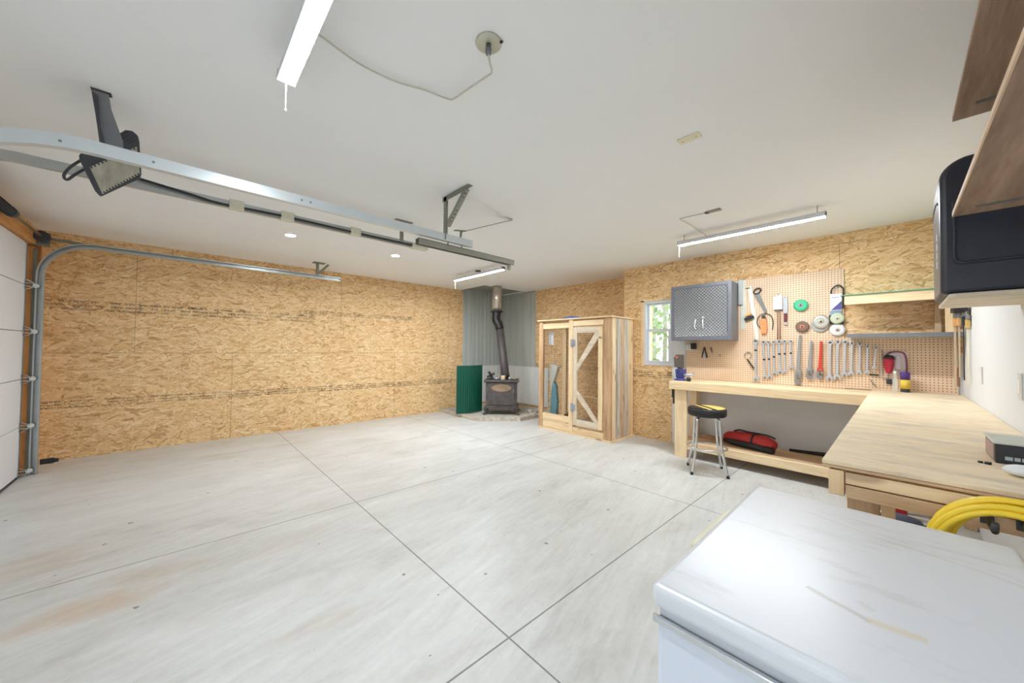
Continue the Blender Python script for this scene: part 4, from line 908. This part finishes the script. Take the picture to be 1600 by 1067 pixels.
alum = flat('cast_aluminium', srgb(150, 152, 154), .5, .5)
pipewrench((-.753, 1.498), (-.777, .945), .037, 'largest grey pipe wrench, hanging lowest in the middle of the row', alum)
pipewrench((-.653, 1.429), (-.676, 1.015), .034, 'smaller grey pipe wrench left of the red one', alum)
pipewrench((-.571, 1.428), (-.584, 1.025), .034, 'red orange pipe wrench among the grey wrenches', redp)
tag(MB().box((-.665, wy(.012), 1.01), (-.615, wy(.002), 1.10)).build('blister_card', m_glass('clear_blister', (.75, .72, .8, 1), .35, .1)), 'small clear packet behind the smaller grey pipe wrench', 'packet')
# oil filter wrench
of = thing('strap_wrench', (-1.23, wy(.01), 1.11), 'looped strap wrench with a black handle, left of the wrench row', 'strap wrench')
MB().tube([(-1.262+.038*math.cos(a), wy(.018), 1.268+.042*math.sin(a)) for a in [math.radians(k) for k in range(-60, 241, 12)]], .0035, 8).build('strap', galvd, of)
MB().bar((-1.272, wy(.018), 1.225), (-1.20, wy(.018), 1.108), .012, .020, (0, 1, 0)).build('handle', black, of, .003); hook(-1.262, 1.300)
# levels and straight edges by the cabinet
tag(MB().box((-1.362, wy(.03), 1.90), (-1.318, wy(.006), 2.215)).build('spirit_level', flat('light_grey_alu', srgb(176, 180, 178), .45, .4), bevel=.002), 'short grey level hanging directly beside the metal cabinet', 'level')
tag(MB().box((-1.342, wy(.005), 1.60), (-1.29, wy(.001), 2.21)).build('steel_rule', flat('pale_alu', srgb(206, 206, 196), .45, .3)), 'long pale straight edge behind the short grey level', 'straight edge')
sq = thing('framing_square', (-1.2, wy(.01), 1.45), 'tilted white metal framing square left of the hand saw', 'square')
MB().bar((-1.245, wy(.008), 2.125), (-1.165, wy(.008), 1.45), .040, .003, (0, 1, 0)).build('long_blade', flat('white_alu', srgb(220, 218, 208), .45, .2), sq)
MB().bar((-1.29, wy(.012), 2.10), (-1.24, wy(.012), 2.10), .006, .008).build('hanger_tab', black, sq); hook(-1.245, 2.105)
br = thing('bench_brush', (-1.24, wy(.02), 1.68), 'small black brush with a yellow handle on the pegboard', 'brush')
MB().bar((-1.295, wy(.03), 1.71), (-1.195, wy(.03), 1.745), .02, .035).build('bristle_head', black, br, .004)
MB().bar((-1.29, wy(.03), 1.76), (-1.215, wy(.03), 1.785), .014, .018).build('handle', flat('yellow_wood', srgb(222, 176, 84), .5), br, .003)
sw = thing('hand_saw', (-1.13, wy(.02), 1.78), 'small grey hand saw hung by its looped black handle', 'saw')
MB().prism([(-1.198, 2.015), (-1.140, 2.025), (-1.062, 1.795), (-1.085, 1.775)], wy(.014), wy(.011), 'XZ').build('blade', flat('saw_steel', srgb(120, 120, 118), .45, .5), sw)
MB().tube([(-1.162+.034*math.cos(a)+.012*math.sin(a), wy(.016), 2.055+.034*math.sin(a)) for a in [k*math.pi/8 for k in range(16)]], .008, 8, closed=True).build('handle', black, sw); hook(-1.155, 2.083)
ck = thing('chalk_reel', (-1.09, wy(.03), 1.53), 'orange reel with a black looped cord, below the hand saw', 'reel')
MB().prism([(-1.135, 1.69), (-1.115, 1.715), (-1.07, 1.71), (-1.06, 1.60), (-1.07, 1.535), (-1.12, 1.535)], wy(.036), wy(.010), 'XZ').build('body', flat('orange_plastic', srgb(242, 142, 88), .45), ck, .004)
MB().tube(bez([(-1.125, wy(.02), 1.59), (-1.165, wy(.02), 1.66), (-1.145, wy(.02), 1.745), (-1.085, wy(.02), 1.775), (-1.025, wy(.02), 1.745), (-1.004, wy(.02), 1.67), (-1.012, wy(.02), 1.57)], 6), .0045, 8).build('cord', black, ck)
MB().cyl((-1.098, wy(.012), 1.74), (-1.098, wy(.042), 1.74), .018, 14).box((-1.12, wy(.03), 1.705), (-1.075, wy(.012), 1.725)).build('reel_cap', dgrey, ck); hook(-1.085, 1.775)
cd = thing('carded_rods', (-.95, wy(.02), 1.46), 'white carded pack with two long brown rods hanging from it', 'carded pack')
MB().box((-1.003, wy(.022), 1.815), (-.915, wy(.008), 1.965)).build('card', paper, cd, .001)
MB().cyl((-.962, wy(.015), 1.46), (-.962, wy(.015), 1.81), .006, 10).build('rod', flat('brown_rod', srgb(150, 112, 92), .5), cd)
MB().cyl((-.938, wy(.015), 1.46), (-.938, wy(.015), 1.81), .006, 10).build('rod', flat('brown_rod', srgb(150, 112, 92), .5), cd)
b = MB()
for k, (a, c) in enumerate(((-.99, -.955), (-.945, -.925), (-.99, -.97), (-.955, -.94), (-.985, -.93))): b.box((a, wy(.0235), 1.95-k*.028), (c, wy(.022), 1.953-k*.028))
b.build('print', flat('faint_print', srgb(150, 152, 160), .7), cd); 
MB().box((-.99, wy(.02), 1.80), (-.915, wy(.01), 1.815)).build('card_clip', dgrey, cd)
MB().prism([(-.985, 1.965), (-.93, 1.995), (-.92, 1.965)], wy(.018), wy(.012), 'XZ').build('hang_tab', paper, cd); hook(-.95, 1.985)
kn = thing('drywall_knife', (-.885, wy(.02), 1.625), 'silver blade tool with a dark red handle beside the white carded pack', 'blade tool')
MB().box((-.906, wy(.014), 1.765), (-.866, wy(.010), 1.958)).build('blade', satin, kn)
MB().box((-.900, wy(.028), 1.66), (-.870, wy(.006), 1.765)).build('handle', flat('dark_red_grip', srgb(96, 34, 42), .5), kn, .004)
MB().box((-.902, wy(.028), 1.632), (-.868, wy(.006), 1.66)).build('pommel', satin, kn, .003); hook(-.886, 1.945)
def disc(x, z, r, d, th, mats, label, cat='disc', name='grinding_disc'):
    t = thing(name, (x, wy(d), z-r), label, cat)
    M = Matrix.Translation((x, wy(d), z))
    MB().lathe([(r*.3, 0), (r*.96, 0), (r, -th*.3), (r*.98, -th*.8), (r*.62, -th), (r*.34, -th*.8)], n=36, axis='Y').build('rim', mats[0], t, M=M)
    MB().lathe([(.001, -th*.9), (r*.36, -th*.9), (r*.36, -th*.4), (.001, -th*.4)], n=24, axis='Y').build('hub', mats[1], t, M=M)
    MB().cyl((0, 0, 0), (0, -th*1.25, 0), r*.13, 12).build('arbor_hole', black, t, M=M)
    return t
gr1 = flat('green_disc', srgb(64, 186, 138), .5); disc(-.745, 1.846, .066, .012, .02, [gr1, satin], 'green disc with a silver hub, high on the pegboard'); 
br1 = flat('brown_abrasive', srgb(124, 98, 84), .8); disc(-.733, 1.602, .063, .012, .02, [br1, flat('salmon_label', srgb(218, 140, 112), .6)], 'brown grinding wheel with a salmon label below the green disc')
disc(-.580, 1.612, .075, .008, .008, [flat('grey_wheel', srgb(176, 178, 178), .5), satin], 'large pale grey disc partly hidden behind the silver flap disc')
disc(-.570, 1.650, .072, .022, .02, [flat('silver_flap', srgb(198, 198, 190), .35, .5), flat('zinc_hub', srgb(212, 206, 186), .3, .5)], 'silver flap disc overlapping the large pale grey disc')
disc(-.437, 1.678, .058, .028, .014, [flat('celadon_disc', srgb(188, 196, 168), .5), flat('celadon_hub', srgb(206, 208, 190), .5)], 'pale green disc in the black holder under the white package')
disc(-.438, 1.556, .064, .012, .012, [flat('white_disc', srgb(216, 216, 214), .5), flat('offwhite_hub', srgb(206, 196, 190), .5)], 'white disc at the bottom right of the hanging discs')
for x, z, lb in ((-.745, 1.85, 'green disc'), (-.733, 1.606, 'brown grinding wheel'), (-.57, 1.655, 'silver flap disc'), (-.438, 1.56, 'white disc at the bottom right')): hook(x, z, lb)
pk = thing('packaged_belt', (-.44, wy(.02), 1.70), 'white package with a purple corner hung under a black looped belt', 'package')
MB().box((-.495, wy(.020), 1.765), (-.402, wy(.008), 1.945)).build('package', paper, pk, .001)
MB().prism([(-.488, 1.772), (-.403, 1.772), (-.403, 1.865)], wy(.0215), wy(.020), 'XZ').build('purple_corner', flat('purple_print', srgb(88, 84, 150), .6), pk)
MB().box((-.485, wy(.0215), 1.900), (-.425, wy(.020), 1.910)).build('print_line', flat('lilac_print', srgb(168, 162, 196), .6), pk)
MB().box((-.497, wy(.022), 1.715), (-.403, wy(.010), 1.76)).build('blue_label', flat('steel_blue_label', srgb(136, 160, 180), .5), pk, .002)
MB().tube(bez([(-.487, wy(.03), 1.95), (-.475, wy(.03), 2.0), (-.43, wy(.03), 2.035), (-.392, wy(.03), 2.0), (-.388, wy(.03), 1.93), (-.39, wy(.03), 1.78)], 6), .0065, 8).build('belt_loop', black, pk)
MB().box((-.505, wy(.018), 1.62), (-.388, wy(.008), 1.72)).build('black_holder', black, pk, .004); hook(-.435, 2.03)
hx = thing('hex_key', (-.115, wy(.01), 1.06), 'long thin hex key with a bent foot beside the last wrench', 'hex key')
MB().tube([(-.107, wy(.012), 1.325), (-.118, wy(.012), 1.075), (-.112, wy(.012), 1.062), (-.085, wy(.012), 1.062)], .004, 6).build('bar', satin, hx); hook(-.107, 1.33)
tag(MB().box((-.198, wy(.02), 1.086), (-.134, wy(.006), 1.100)).build('magnet_bar', black), 'short black magnetic bar below the smallest wrench', 'magnetic bar')
b0 = None
for k, (x, z) in enumerate(((-.190, 1.035), (-.180, 1.018), (-.170, 1.0), (-.160, .982))):
    o = MB().bar((x-.008, wy(.012), z+.008), (x+.010, wy(.012), z-.010), .007, .007).build('driver_bit', steel2)
    tag(o, ('topmost', 'second from top', 'third from top', 'lowest')[k]+' tiny driver bit in the slanted row below the black magnetic bar', 'driver bit', 'slanted row of driver bits')
scd = thing('blister_pack', (-.01, wy(.02), 1.11), 'clear blister pack with a purple arch, at the right of the wrench row', 'package')
MB().box((-.085, wy(.006), 1.11), (.065, wy(.002), 1.33)).build('backing', m_glass('tinted_clear', (.78, .66, .68, 1), .45, .15), scd, .001)
MB().tube(bez([(-.085, wy(.014), 1.20), (-.08, wy(.014), 1.29), (-.045, wy(.014), 1.322), (.01, wy(.014), 1.325), (.045, wy(.014), 1.30), (.058, wy(.014), 1.22), (.058, wy(.014), 1.12)], 5), .007, 8).build('purple_arch', flat('mauve_edge', srgb(136, 76, 92), .5), scd)
MB().lathe([(.004, -.11), (.018, -.11), (.024, -.05), (.02, .02), (.006, .03)], (-.0, wy(.026), 1.26), 'Z', 16).build('clear_cup', m_glass('clear_cup', (.9, .9, .95, 1), .4, .1), scd)
sd = thing('screwdriver', (-.065, wy(.03), 1.02), 'stubby red handled driver with a black cap, in front of the clear blister pack', 'screwdriver')
MB().lathe([(.012, 1.115), (.022, 1.13), (.036, 1.19), (.038, 1.245), (.036, 1.262)], (-.062, wy(.042), 0), 'Z', 12).build('handle', flat('crimson_grip', srgb(178, 34, 62), .4), sd)
MB().lathe([(.037, 1.262), (.037, 1.28), (.025, 1.292), (.004, 1.294)], (-.062, wy(.042), 0), 'Z', 16).build('cap', black, sd); hook(-.062, 1.295)
MB().cyl((-.066, wy(.03), 1.05), (-.064, wy(.036), 1.118), .005, 8).build('shank', steel2, sd)
pr = thing('pocket_clip_tool', (-.055, wy(.02), 1.0), 'dark rounded gauge hanging below the red driver', 'gauge')
MB().lathe([(.001, 0), (.024, 0), (.027, -.006), (.024, -.014), (.001, -.014)], (-.052, wy(.006), 1.03), 'Y', 20).build('face', dgrey, pr)
MB().box((-.082, wy(.016), 1.008), (-.056, wy(.006), 1.058)).build('clip', dgrey, pr, .003)
spc = thing('spray_can', (.045, 5.09, BH+.013), 'can with a purple cap and yellow label on the bench', 'can')
MB().lathe([(.030, BH+.013), (.032, BH+.016), (.032, BH+.15), (.030, BH+.156)], (.045, 5.09, 0)).build('can_body', flat('dark_teal_can', srgb(52, 62, 58), .4), spc)
MB().lathe([(.0325, BH+.045), (.0325, BH+.13)], (.045, 5.09, 0)).build('yellow_label', flat('yellow_label', srgb(226, 192, 72), .5), spc)
MB().lathe([(.034, BH+.135), (.034, BH+.195), (.031, BH+.202), (.001, BH+.203)], (.045, 5.09, 0)).build('purple_cap', flat('purple_cap', srgb(82, 50, 132), .4), spc)
cb = thing('clear_bottle', (-.02, 5.09, BH+.013), 'slim clear bottle standing left of the purple capped can', 'bottle')
MB().lathe([(.018, BH+.013), (.020, BH+.016), (.020, BH+.12), (.012, BH+.145), (.010, BH+.19)], (-.02, 5.09, 0), n=20).build('bottle_body', m_glass('bottle_clear', (.85, .9, .88, 1), .35, .05), cb)
MB().lathe([(.012, BH+.185), (.012, BH+.21), (.001, BH+.211)], (-.02, 5.09, 0), n=16).build('cap', white, cb)
# below the cabinet
ot = thing('wall_outlet', (-1.97, YB-.03, 1.325), 'white wall outlet on the pegboard under the metal cabinet', 'outlet')
MB().box((-2.005, wy(.006), 1.325), (-1.935, wy(0), 1.40)).build('cover_plate', white, ot, .002)
for z in (1.345, 1.378): MB().box((-1.980, wy(.008), z-.010), (-1.960, wy(.006), z+.010)).build('socket', flat('socket_grey', srgb(190, 190, 190), .5), ot)
tag(MB().box((-1.930, wy(.05), 1.34), (-1.868, wy(.001), 1.42)).build('charger', black, bevel=.004), 'black plug-in charger beside the white outlet', 'charger')
pl = thing('pliers', (-1.765, wy(.02), 1.225), 'pliers with dark handles hanging under the metal cabinet', 'pliers')
MB().prism([(-1.772, 1.37), (-1.758, 1.37), (-1.745, 1.325), (-1.785, 1.325)], wy(.022), wy(.010), 'XZ').build('jaw', flat('dark_red_jaw', srgb(92, 46, 42), .5), pl)
for s_ in (-1, 1): MB().tube([(-1.765+s_*.008, wy(.016), 1.33), (-1.765+s_*.022, wy(.016), 1.28), (-1.765+s_*.030, wy(.016), 1.225)], [.006, .008, .007], 8).build('handle', black, pl)
MB().box((-1.778, wy(.014), 1.235), (-1.752, wy(.004), 1.285)).build('spring_plate', satin, pl); hook(-1.765, 1.34)
ns = thing('snips', (-1.68, wy(.02), 1.29), 'tiny red handled snips right of the hanging pliers', 'snips')
MB().bar((-1.685, wy(.012), 1.355), (-1.672, wy(.012), 1.30), .008, .014, (0, 1, 0)).build('handle', flat('brick_red', srgb(120, 60, 54), .5), ns)
MB().bar((-1.672, wy(.012), 1.30), (-1.668, wy(.012), 1.285), .004, .006, (0, 1, 0)).build('tip', steel2, ns); hook(-1.685, 1.355)
hook(-1.578, 1.262, 'pegboard left empty, right of the tiny snips')

# metal cabinet with diamond plate doors
mc = thing('wall_cabinet', (-1.73, 5.03, 1.455), 'grey steel wall cabinet with diamond plate doors', 'cabinet')
frame_m = flat('cabinet_grey', srgb(118, 120, 128), .4, .4)
MB().box((-2.09, 4.90, 1.455), (-1.368, YB-.014, 2.177)).build('carcass', frame_m, mc, .004)
frame_rect(MB(), -2.093, -1.365, 1.453, 2.180, .045, 4.885, 4.90).build('front_frame', frame_m, mc, .004)
dpm = m_diamond()
for a, c, hxp in ((-2.045, -1.731, -1.775), (-1.728, -1.412, -1.685)):
    d = MB().box((a, 4.882, 1.50), (c, 4.899, 2.133)).build('door', dpm, mc, .002)
    MB().tube(bez([(hxp, 4.88, 1.60), (hxp-.006*(1 if hxp < -1.73 else -1), 4.855, 1.625), (hxp+.004, 4.852, 1.69), (hxp, 4.88, 1.72)], 5), .007, 8).build('handle', flat('bright_handle', srgb(230, 232, 228), .25, .2), d)
MB().cyl((-1.685, 4.882, 1.745), (-1.685, 4.868, 1.745), .013, 12).build('lock', flat('bright_handle', srgb(230, 232, 228), .25, .2), mc)
# vise, bench corner
vs = thing('bench_vise', (-1.92, 4.78, BH), 'blue bench vise at the left end of the workbench', 'vise')
MB().lathe([(.075, .001), (.075, .012), (.05, .02), (.045, .04)], (-1.93, 4.79, BH+.003), n=20).build('base', blue, vs)
MB().box((-1.975, 4.74, BH+.04), (-1.885, 4.84, BH+.10)).build('body', blue, vs, .012)
MB().box((-1.97, 4.72, BH+.09), (-1.945, 4.85, BH+.15)).build('rear_jaw', blue, vs, .006)
MB().box((-1.905, 4.72, BH+.09), (-1.875, 4.85, BH+.15)).build('front_jaw', blue, vs, .006)
MB().cyl((-1.945, 4.785, BH+.075), (-1.77, 4.785, BH+.075), .016, 12).build('screw', satin, vs)
MB().cyl((-1.785, 4.72, BH+.045), (-1.785, 4.85, BH+.105), .006, 8).cyl((-1.785, 4.715, BH+.043), (-1.785, 4.725, BH+.047), .012, 8).build('handle', chrome, vs)
MB().lathe([(.001, 0), (.022, .004), (.028, .03), (.02, .05), (.001, .055)], (-1.80, 4.72, BH+.0), n=16).build('knob', black, vs)
gd = thing('grey_tool_case', (-1.97, 4.97, BH), 'upright grey tool case with an orange mark behind the blue vise', 'tool case')
MB().box((-2.03, 4.93, BH+.01), (-1.97, 4.99, BH+.17)).build('neck', dgrey, gd, .01)
MB().prism([(-2.065, BH+.17), (-1.965, BH+.15), (-1.965, BH+.335), (-2.045, BH+.335), (-2.075, BH+.29)], 4.92, 5.0, 'XZ').build('head', flat('olive_grey', srgb(92, 86, 80), .5), gd, .008)
MB().cyl((-2.03, 4.919, BH+.30), (-2.03, 4.915, BH+.30), .016, 14).build('orange_mark', flat('orange_mark', srgb(216, 106, 66), .5), gd)
tag(MB().box((-1.972, 4.62, .72), (-1.925, 4.70, .885)).cyl((-1.95, 4.655, .72), (-1.95, 4.655, .64), .022, 12).build('clamp_tool', black, bevel=.006), 'black tool hanging at the left side of the workbench below its top', 'tool')
# open wall shelf (right of the pegboard)
sb = thing('wall_shelf', (0.02, 5.04, 1.46), 'open shelf with a pine fascia, grey lower ledge and glass sheet on top', 'shelf')
MB().box((-.362, 4.885, 1.795), (.385, 4.921, 1.885)).build('fascia', pine('X'), sb, .002)
MB().box((-.362, 4.921, 1.855), (.385, YB-.0005, 1.883)).build('shelf_top', pine2('X'), sb)
MB().box((-.14, 5.08, 1.79), (.385, 5.12, 1.855)).build('cleat', pine2('X'), sb)
MB().box((-.39, 4.87, 1.886), (.385, 5.185, 1.892)).build('glass_sheet', flat('green_glass_edge', srgb(96, 176, 156), .1), sb)
MB().box((-.345, 4.885, 1.478), (.385, 5.17, 1.50)).box((-.345, 4.882, 1.462), (.385, 4.888, 1.502)).build('lower_ledge', mgrey, sb, .002)
MB().box((.285, 4.89, 1.50), (.335, 4.93, 1.795)).build('post', pine('Z'), sb, .002)
MB().box((.235, 5.12, 1.50), (.275, 5.17, 1.79)).build('rear_post', pine2('Z'), sb, .002)

# clamps hanging in the corner
def clamp(x, y, z0, z1, lab, jm, bm_, w_=.010):
    t = thing('bar_clamp', (x, y, z0), lab, 'clamp')
    MB().box((x-w_/2, y-.003, z0), (x+w_/2, y+.003, z1)).build('bar', bm_, t)
    MB().box((x-.012, y-.03, z1-.115), (x+.012, y+.01, z1-.045)).build('wooden_grip', jm, t, .003)
    MB().box((x-.010, y-.05, z1-.045), (x+.010, y+.01, z1-.01)).build('jaw', steel2, t, .003)
barm = flat('tan_bar', srgb(200, 178, 150), .45, .2); palebar = flat('pale_bar', srgb(222, 218, 204), .45, .1)
orj = flat('clamp_orange', srgb(220, 170, 112), .5)
CR = thing('clamp_rail', (.36, 4.86, 1.60), 'dark rail in the corner from which the bar clamps hang', 'rail')
MB().box((.31, 4.60, 1.662), (.385, 4.86, 1.70)).build('rail', black, CR)
clamp(.328, 4.78, 1.02, 1.66, 'leftmost bar clamp with an orange grip, hanging in the corner by the pegboard', orj, barm, .012)
clamp(.347, 4.73, 1.12, 1.66, 'second bar clamp from the pegboard, tan with a dark lower half', orj, barm)
clamp(.366, 4.68, 1.10, 1.66, 'thin dark bar clamp between the tan and the pale ones', dgrey, black, .006)
clamp(.382, 4.63, 1.06, 1.635, 'pale white bar clamp closest to the white wall', flat('gold_grip', srgb(206, 170, 96), .5), palebar, .014)
tag(MB().box((.335, 4.775, 1.04), (.352, 4.79, 1.20)).build('hanging_wood_strip', wood('dark_strip_Z', 'Z', srgb(150, 112, 82), srgb(110, 78, 56))), 'short brown wood strip hanging below the tan clamps', 'wood strip')

# right wall outlets
for (y, z0, z1, lb) in ((4.12, 1.105, 1.225, 'small wall plate on the white wall, farther from the camera'), (2.95, 1.10, 1.225, 'larger looking wall plate on the white wall, nearer the camera')):
    t = thing('wall_plate', (XR-.004, y, z0), lb, 'wall plate')
    MB().box((XR-.006, y-.038, z0), (XR, y+.038, z1)).build('cover_plate', flat('plate_grey', srgb(206, 206, 204), .5), t, .002)
    MB().box((XR-.008, y-.016, z0+.03), (XR-.006, y+.016, z1-.03)).build('switch', white, t)
# black box on the bench with pale lettering
bx = thing('tool_box_carton', (.30, 2.17, BH+.012), 'black carton with pale lettering on the right edge of the plywood bench', 'box')
MB().box((.225, 2.07, BH+.013), (.392, 2.27, BH+.078)).build('carton', flat('black_carton', srgb(44, 44, 50), .5), bx, .003)
MB().box((.220, 2.062, BH+.078), (.395, 2.28, BH+.085)).build('lid', flat('grey_lid', srgb(196, 198, 190), .5), bx, .003)
MB().box((.2235, 2.09, BH+.020), (.225, 2.25, BH+.072)).build('end_label', flat('pinkish_label', srgb(170, 140, 134), .5), bx)
b = MB()
xx = .245
for wd in (.016, .012, .013, .013, .012, .014, .010, .012):
    b.box((xx, 2.068, BH+.026), (xx+wd, 2.0695, BH+.038)); xx += wd+.003
b.build('lettering', flat('pale_letters', srgb(176, 186, 194), .6), bx)
tag(lump(MB(), (.262, 1.90, BH+.0125), .042, .4).build('white_rag', flat('white_rag', srgb(224, 228, 230), .8)), 'white rag on the near right corner of the plywood bench', 'rag')
tag(MB().cyl((.205, 2.02, BH+.0125), (.205, 2.02, BH+.02), .008, 10).cyl((.19, 2.03, BH+.0125), (.19, 2.03, BH+.018), .006, 10).build('dark_screw', black), 'little dark screw on the plywood bench by the black carton', 'screw')

# ============================================================ shelves above the right wall
osbS = osb('shelf_board_osb', 'yz')
shm = wood('brown_board_Y', 'Y', srgb(168, 142, 122), srgb(126, 100, 82), .35, .7); edg = wood('pale_edge_Y', 'Y', srgb(224, 198, 168), srgb(196, 166, 136), .2, .6)
def wshelf(x0, y0, y1, z, th, label, ed=None, um=shm):
    t = thing('wall_shelf_board', ((x0+XR)/2, (y0+y1)/2, z), label, 'shelf')
    MB().box((x0+.004, y0, z), (XR, y1, z+th)).build('board', um, t)
    MB().box((x0, y0, z), (x0+.004, y1, z+th)).build('edge_band', ed or um, t)
    for y in (y0+.12, y1-.12):
        MB().box((x0+.05, y-.010, z-.004), (XR, y+.010, z)).build('bracket', galvd, t)
    return t
wshelf(.165, -.9, 2.375, 2.296, .02, 'topmost brown shelf board on the right, just under the ceiling')
s2 = wshelf(.160, -.9, 2.375, 1.892, .018, 'brown shelf board with a pale edge, below the topmost one', edg)
MB().box((.30, 2.20, 2.285), (.335, 2.26, 2.296)).build('mount_bolt', galvd, s2)
s1 = thing('wall_shelf_board', (.27, 2.6, 1.555), 'pale thick pine shelf carrying the black case', 'shelf')
pth = wood('pale_shelf_X', 'X', srgb(222, 212, 194), srgb(186, 172, 152), .2, .6)
MB().prism([(.150, 2.95), (.150, 2.42), (.165, 2.40), (XR, 2.40), (XR, 2.95)], 1.553, 1.572, 'XY').build('board', pth, s1, .004)
MB().box((.36, 2.45, 1.50), (XR, 2.50, 1.553)).build('bracket', galvd, s1)
# black case on that shelf
bc = thing('black_case', (.265, 2.66, 1.572), 'large black plastic case on the shelf, rounded top, pale marks down its side', 'case')
cs = flat('navy_black_plastic', srgb(44, 47, 58), .35, 0, .5, .08)
def rbox(x0, x1, z0, z1, rt, rb, n=8):
    p = []
    for (cx, cz, r, a) in ((x1-rb, z0+rb, rb, -90), (x1-rt, z1-rt, rt, 0), (x0+rt, z1-rt, rt, 90), (x0+rb, z0+rb, rb, 180)):
        for k in range(n+1): t = math.radians(a+90*k/n); p.append((cx+r*math.cos(t), cz+r*math.sin(t)))
    return p
MB().prism(rbox(.130, .395, 1.574, 2.17, .09, .02), 2.45, 2.86, 'XZ').build('shell', cs, bc, .02, seg=3)
MB().ringprism(rbox(.165, .392, 1.70, 2.0, .03, .03), rbox(.175, .384, 1.71, 1.99, .025, .025), 2.435, 2.452, 'XZ').build('raised_panel', cs, bc, .004)
MB().tube([(.136, 2.50, 1.99), (.133, 2.6, 2.02), (.133, 2.75, 2.02), (.136, 2.84, 1.99)], .008, 8).build('side_rib', cs, bc)
b = MB()
for k in range(4): b.box((.128, 2.56, 1.84-k*.042), (.131, 2.62, 1.872-k*.042))
b.build('pale_marks', flat('pale_marks', srgb(206, 208, 218), .5), bc)

# ============================================================ chest freezer
fz = thing('chest_freezer', (-.075, 1.06, 0), 'white chest freezer with a scuffed lid in the foreground', 'freezer')
mf = m_freezer()
FX0, FX1, FY0, FY1 = -.335, .19, .69, 1.455
lid = MB().box((FX0, FY0, .815), (FX1, FY1, .862)).build('lid', mf, fz, .014, seg=4)
MB().box((FX0+.006, FY0+.008, .02), (FX1-.006, FY1-.008, .795)).build('cabinet', flat('freezer_wall', srgb(206, 212, 222), .35, var=.03), fz, .012)
MB().box((FX0+.012, FY0+.014, .795), (FX1-.012, FY1-.014, .815)).build('gasket', flat('gasket_grey', srgb(196, 200, 206), .5), fz)
MB().box((FX0+.002, FY0+.002, .786), (FX1-.002, FY0+.012, .800)).build('chrome_strip', chrome, fz, .003)
MB().box((FX0-.045, 1.0, .79), (FX0+.0, 1.30, .812)).build('lid_handle', flat('ivory_handle', srgb(214, 212, 188), .5), lid, .006)
for x in (FX0+.05, FX1-.05):
    for y in (FY0+.06, FY1-.06): MB().cyl((x, y, 0), (x, y, .021), .02, 12).build('foot', black, fz)

# yellow cord coil hanging on the bench end
ye = thing('yellow_cord_coil', (.20, 1.58, .62), 'thick yellow cord coil hanging on hooks at the end of the plywood bench', 'cord')
random.seed(5); b = MB(); turns = 9; pts = []
for k in range(turns*36):
    a = k/36*2*math.pi; i = k/36
    rr = .125+.018*math.sin(i*2.4)+.006*(i % 3); cx = .205+.006*math.sin(i*1.7)
    yy = 1.585+.035*math.sin(i*1.9+.5*math.sin(a))
    pts.append((cx+rr*math.cos(a), yy, .78+rr*1.05*math.sin(a)))
b.tube(pts, .0085, 8).build('coil', yellow, ye)
for x in (.165, .225):
    MB().tube([(x, 1.665, .865), (x, 1.54, .862), (x, 1.535, .885)], .007, 8).box((x-.012, 1.655, .845), (x+.012, 1.665, .885)).build('hook', dgrey, ye)

# ============================================================ outside the window
tag(MB().box((-14, -14, -.2), (10, YF-T-.02, -.05)).build('driveway', flat('driveway_concrete', srgb(190, 190, 186), .9)), 'pale concrete driveway outside the added open side door', 'driveway')
gnd = MB().box((-14, 5.6, -.3), (10, 30, -.1)).build('lawn', flat('grass', srgb(150, 176, 110), .9, 0, .2, .3, 3))
tag(gnd, 'green lawn outside the window', 'lawn')
bark = flat('pale_bark', srgb(170, 160, 150), .9, var=.2); leaf = flat('leaves', srgb(140, 160, 112), .8, 0, .2, .4, 6)
random.seed(21)
def tree(x, y, hgt, r, label):
    t = thing('garden_tree', (x, y, -.1), label, 'tree', 'trees outside the window')
    MB().tube([(x, y, -.1), (x+.05, y, hgt*.4), (x-.03, y, hgt)], [r, r*.8, r*.4], 10).build('trunk', bark, t)
    b = MB()
    for k in range(420):
        c = Vector((x+random.gauss(0, .9), y+random.gauss(0, .8), max(.4, random.gauss(hgt*.62, 1.1))))
        a = Vector((random.uniform(-1, 1), random.uniform(-1, 1), random.uniform(-1, 1))).normalized(); p_ = a.orthogonal().normalized(); q_ = a.cross(p_); s_ = random.uniform(.05, .13)
        b._add([c+p_*s_, c+q_*s_*.6, c-p_*s_, c-q_*s_*.6], [(0, 1, 2, 3)])
    b.build('foliage', leaf, t)
tree(-4.9, 9.2, 4.2, .12, 'nearest pale tree trunk outside, at the left of the window')
tree(-4.0, 9.6, 4.5, .10, 'pale trunk outside, near the middle of the window')
tree(-4.45, 9.9, 4.5, .07, 'thin pale trunk outside between the two nearest trees')
tree(-6.3, 13.0, 5.5, .16, 'leafy tree farther off outside the window, seen at its left')
tree(-4.6, 13.5, 5.0, .14, 'leafy tree farther off outside the window, seen at its right')
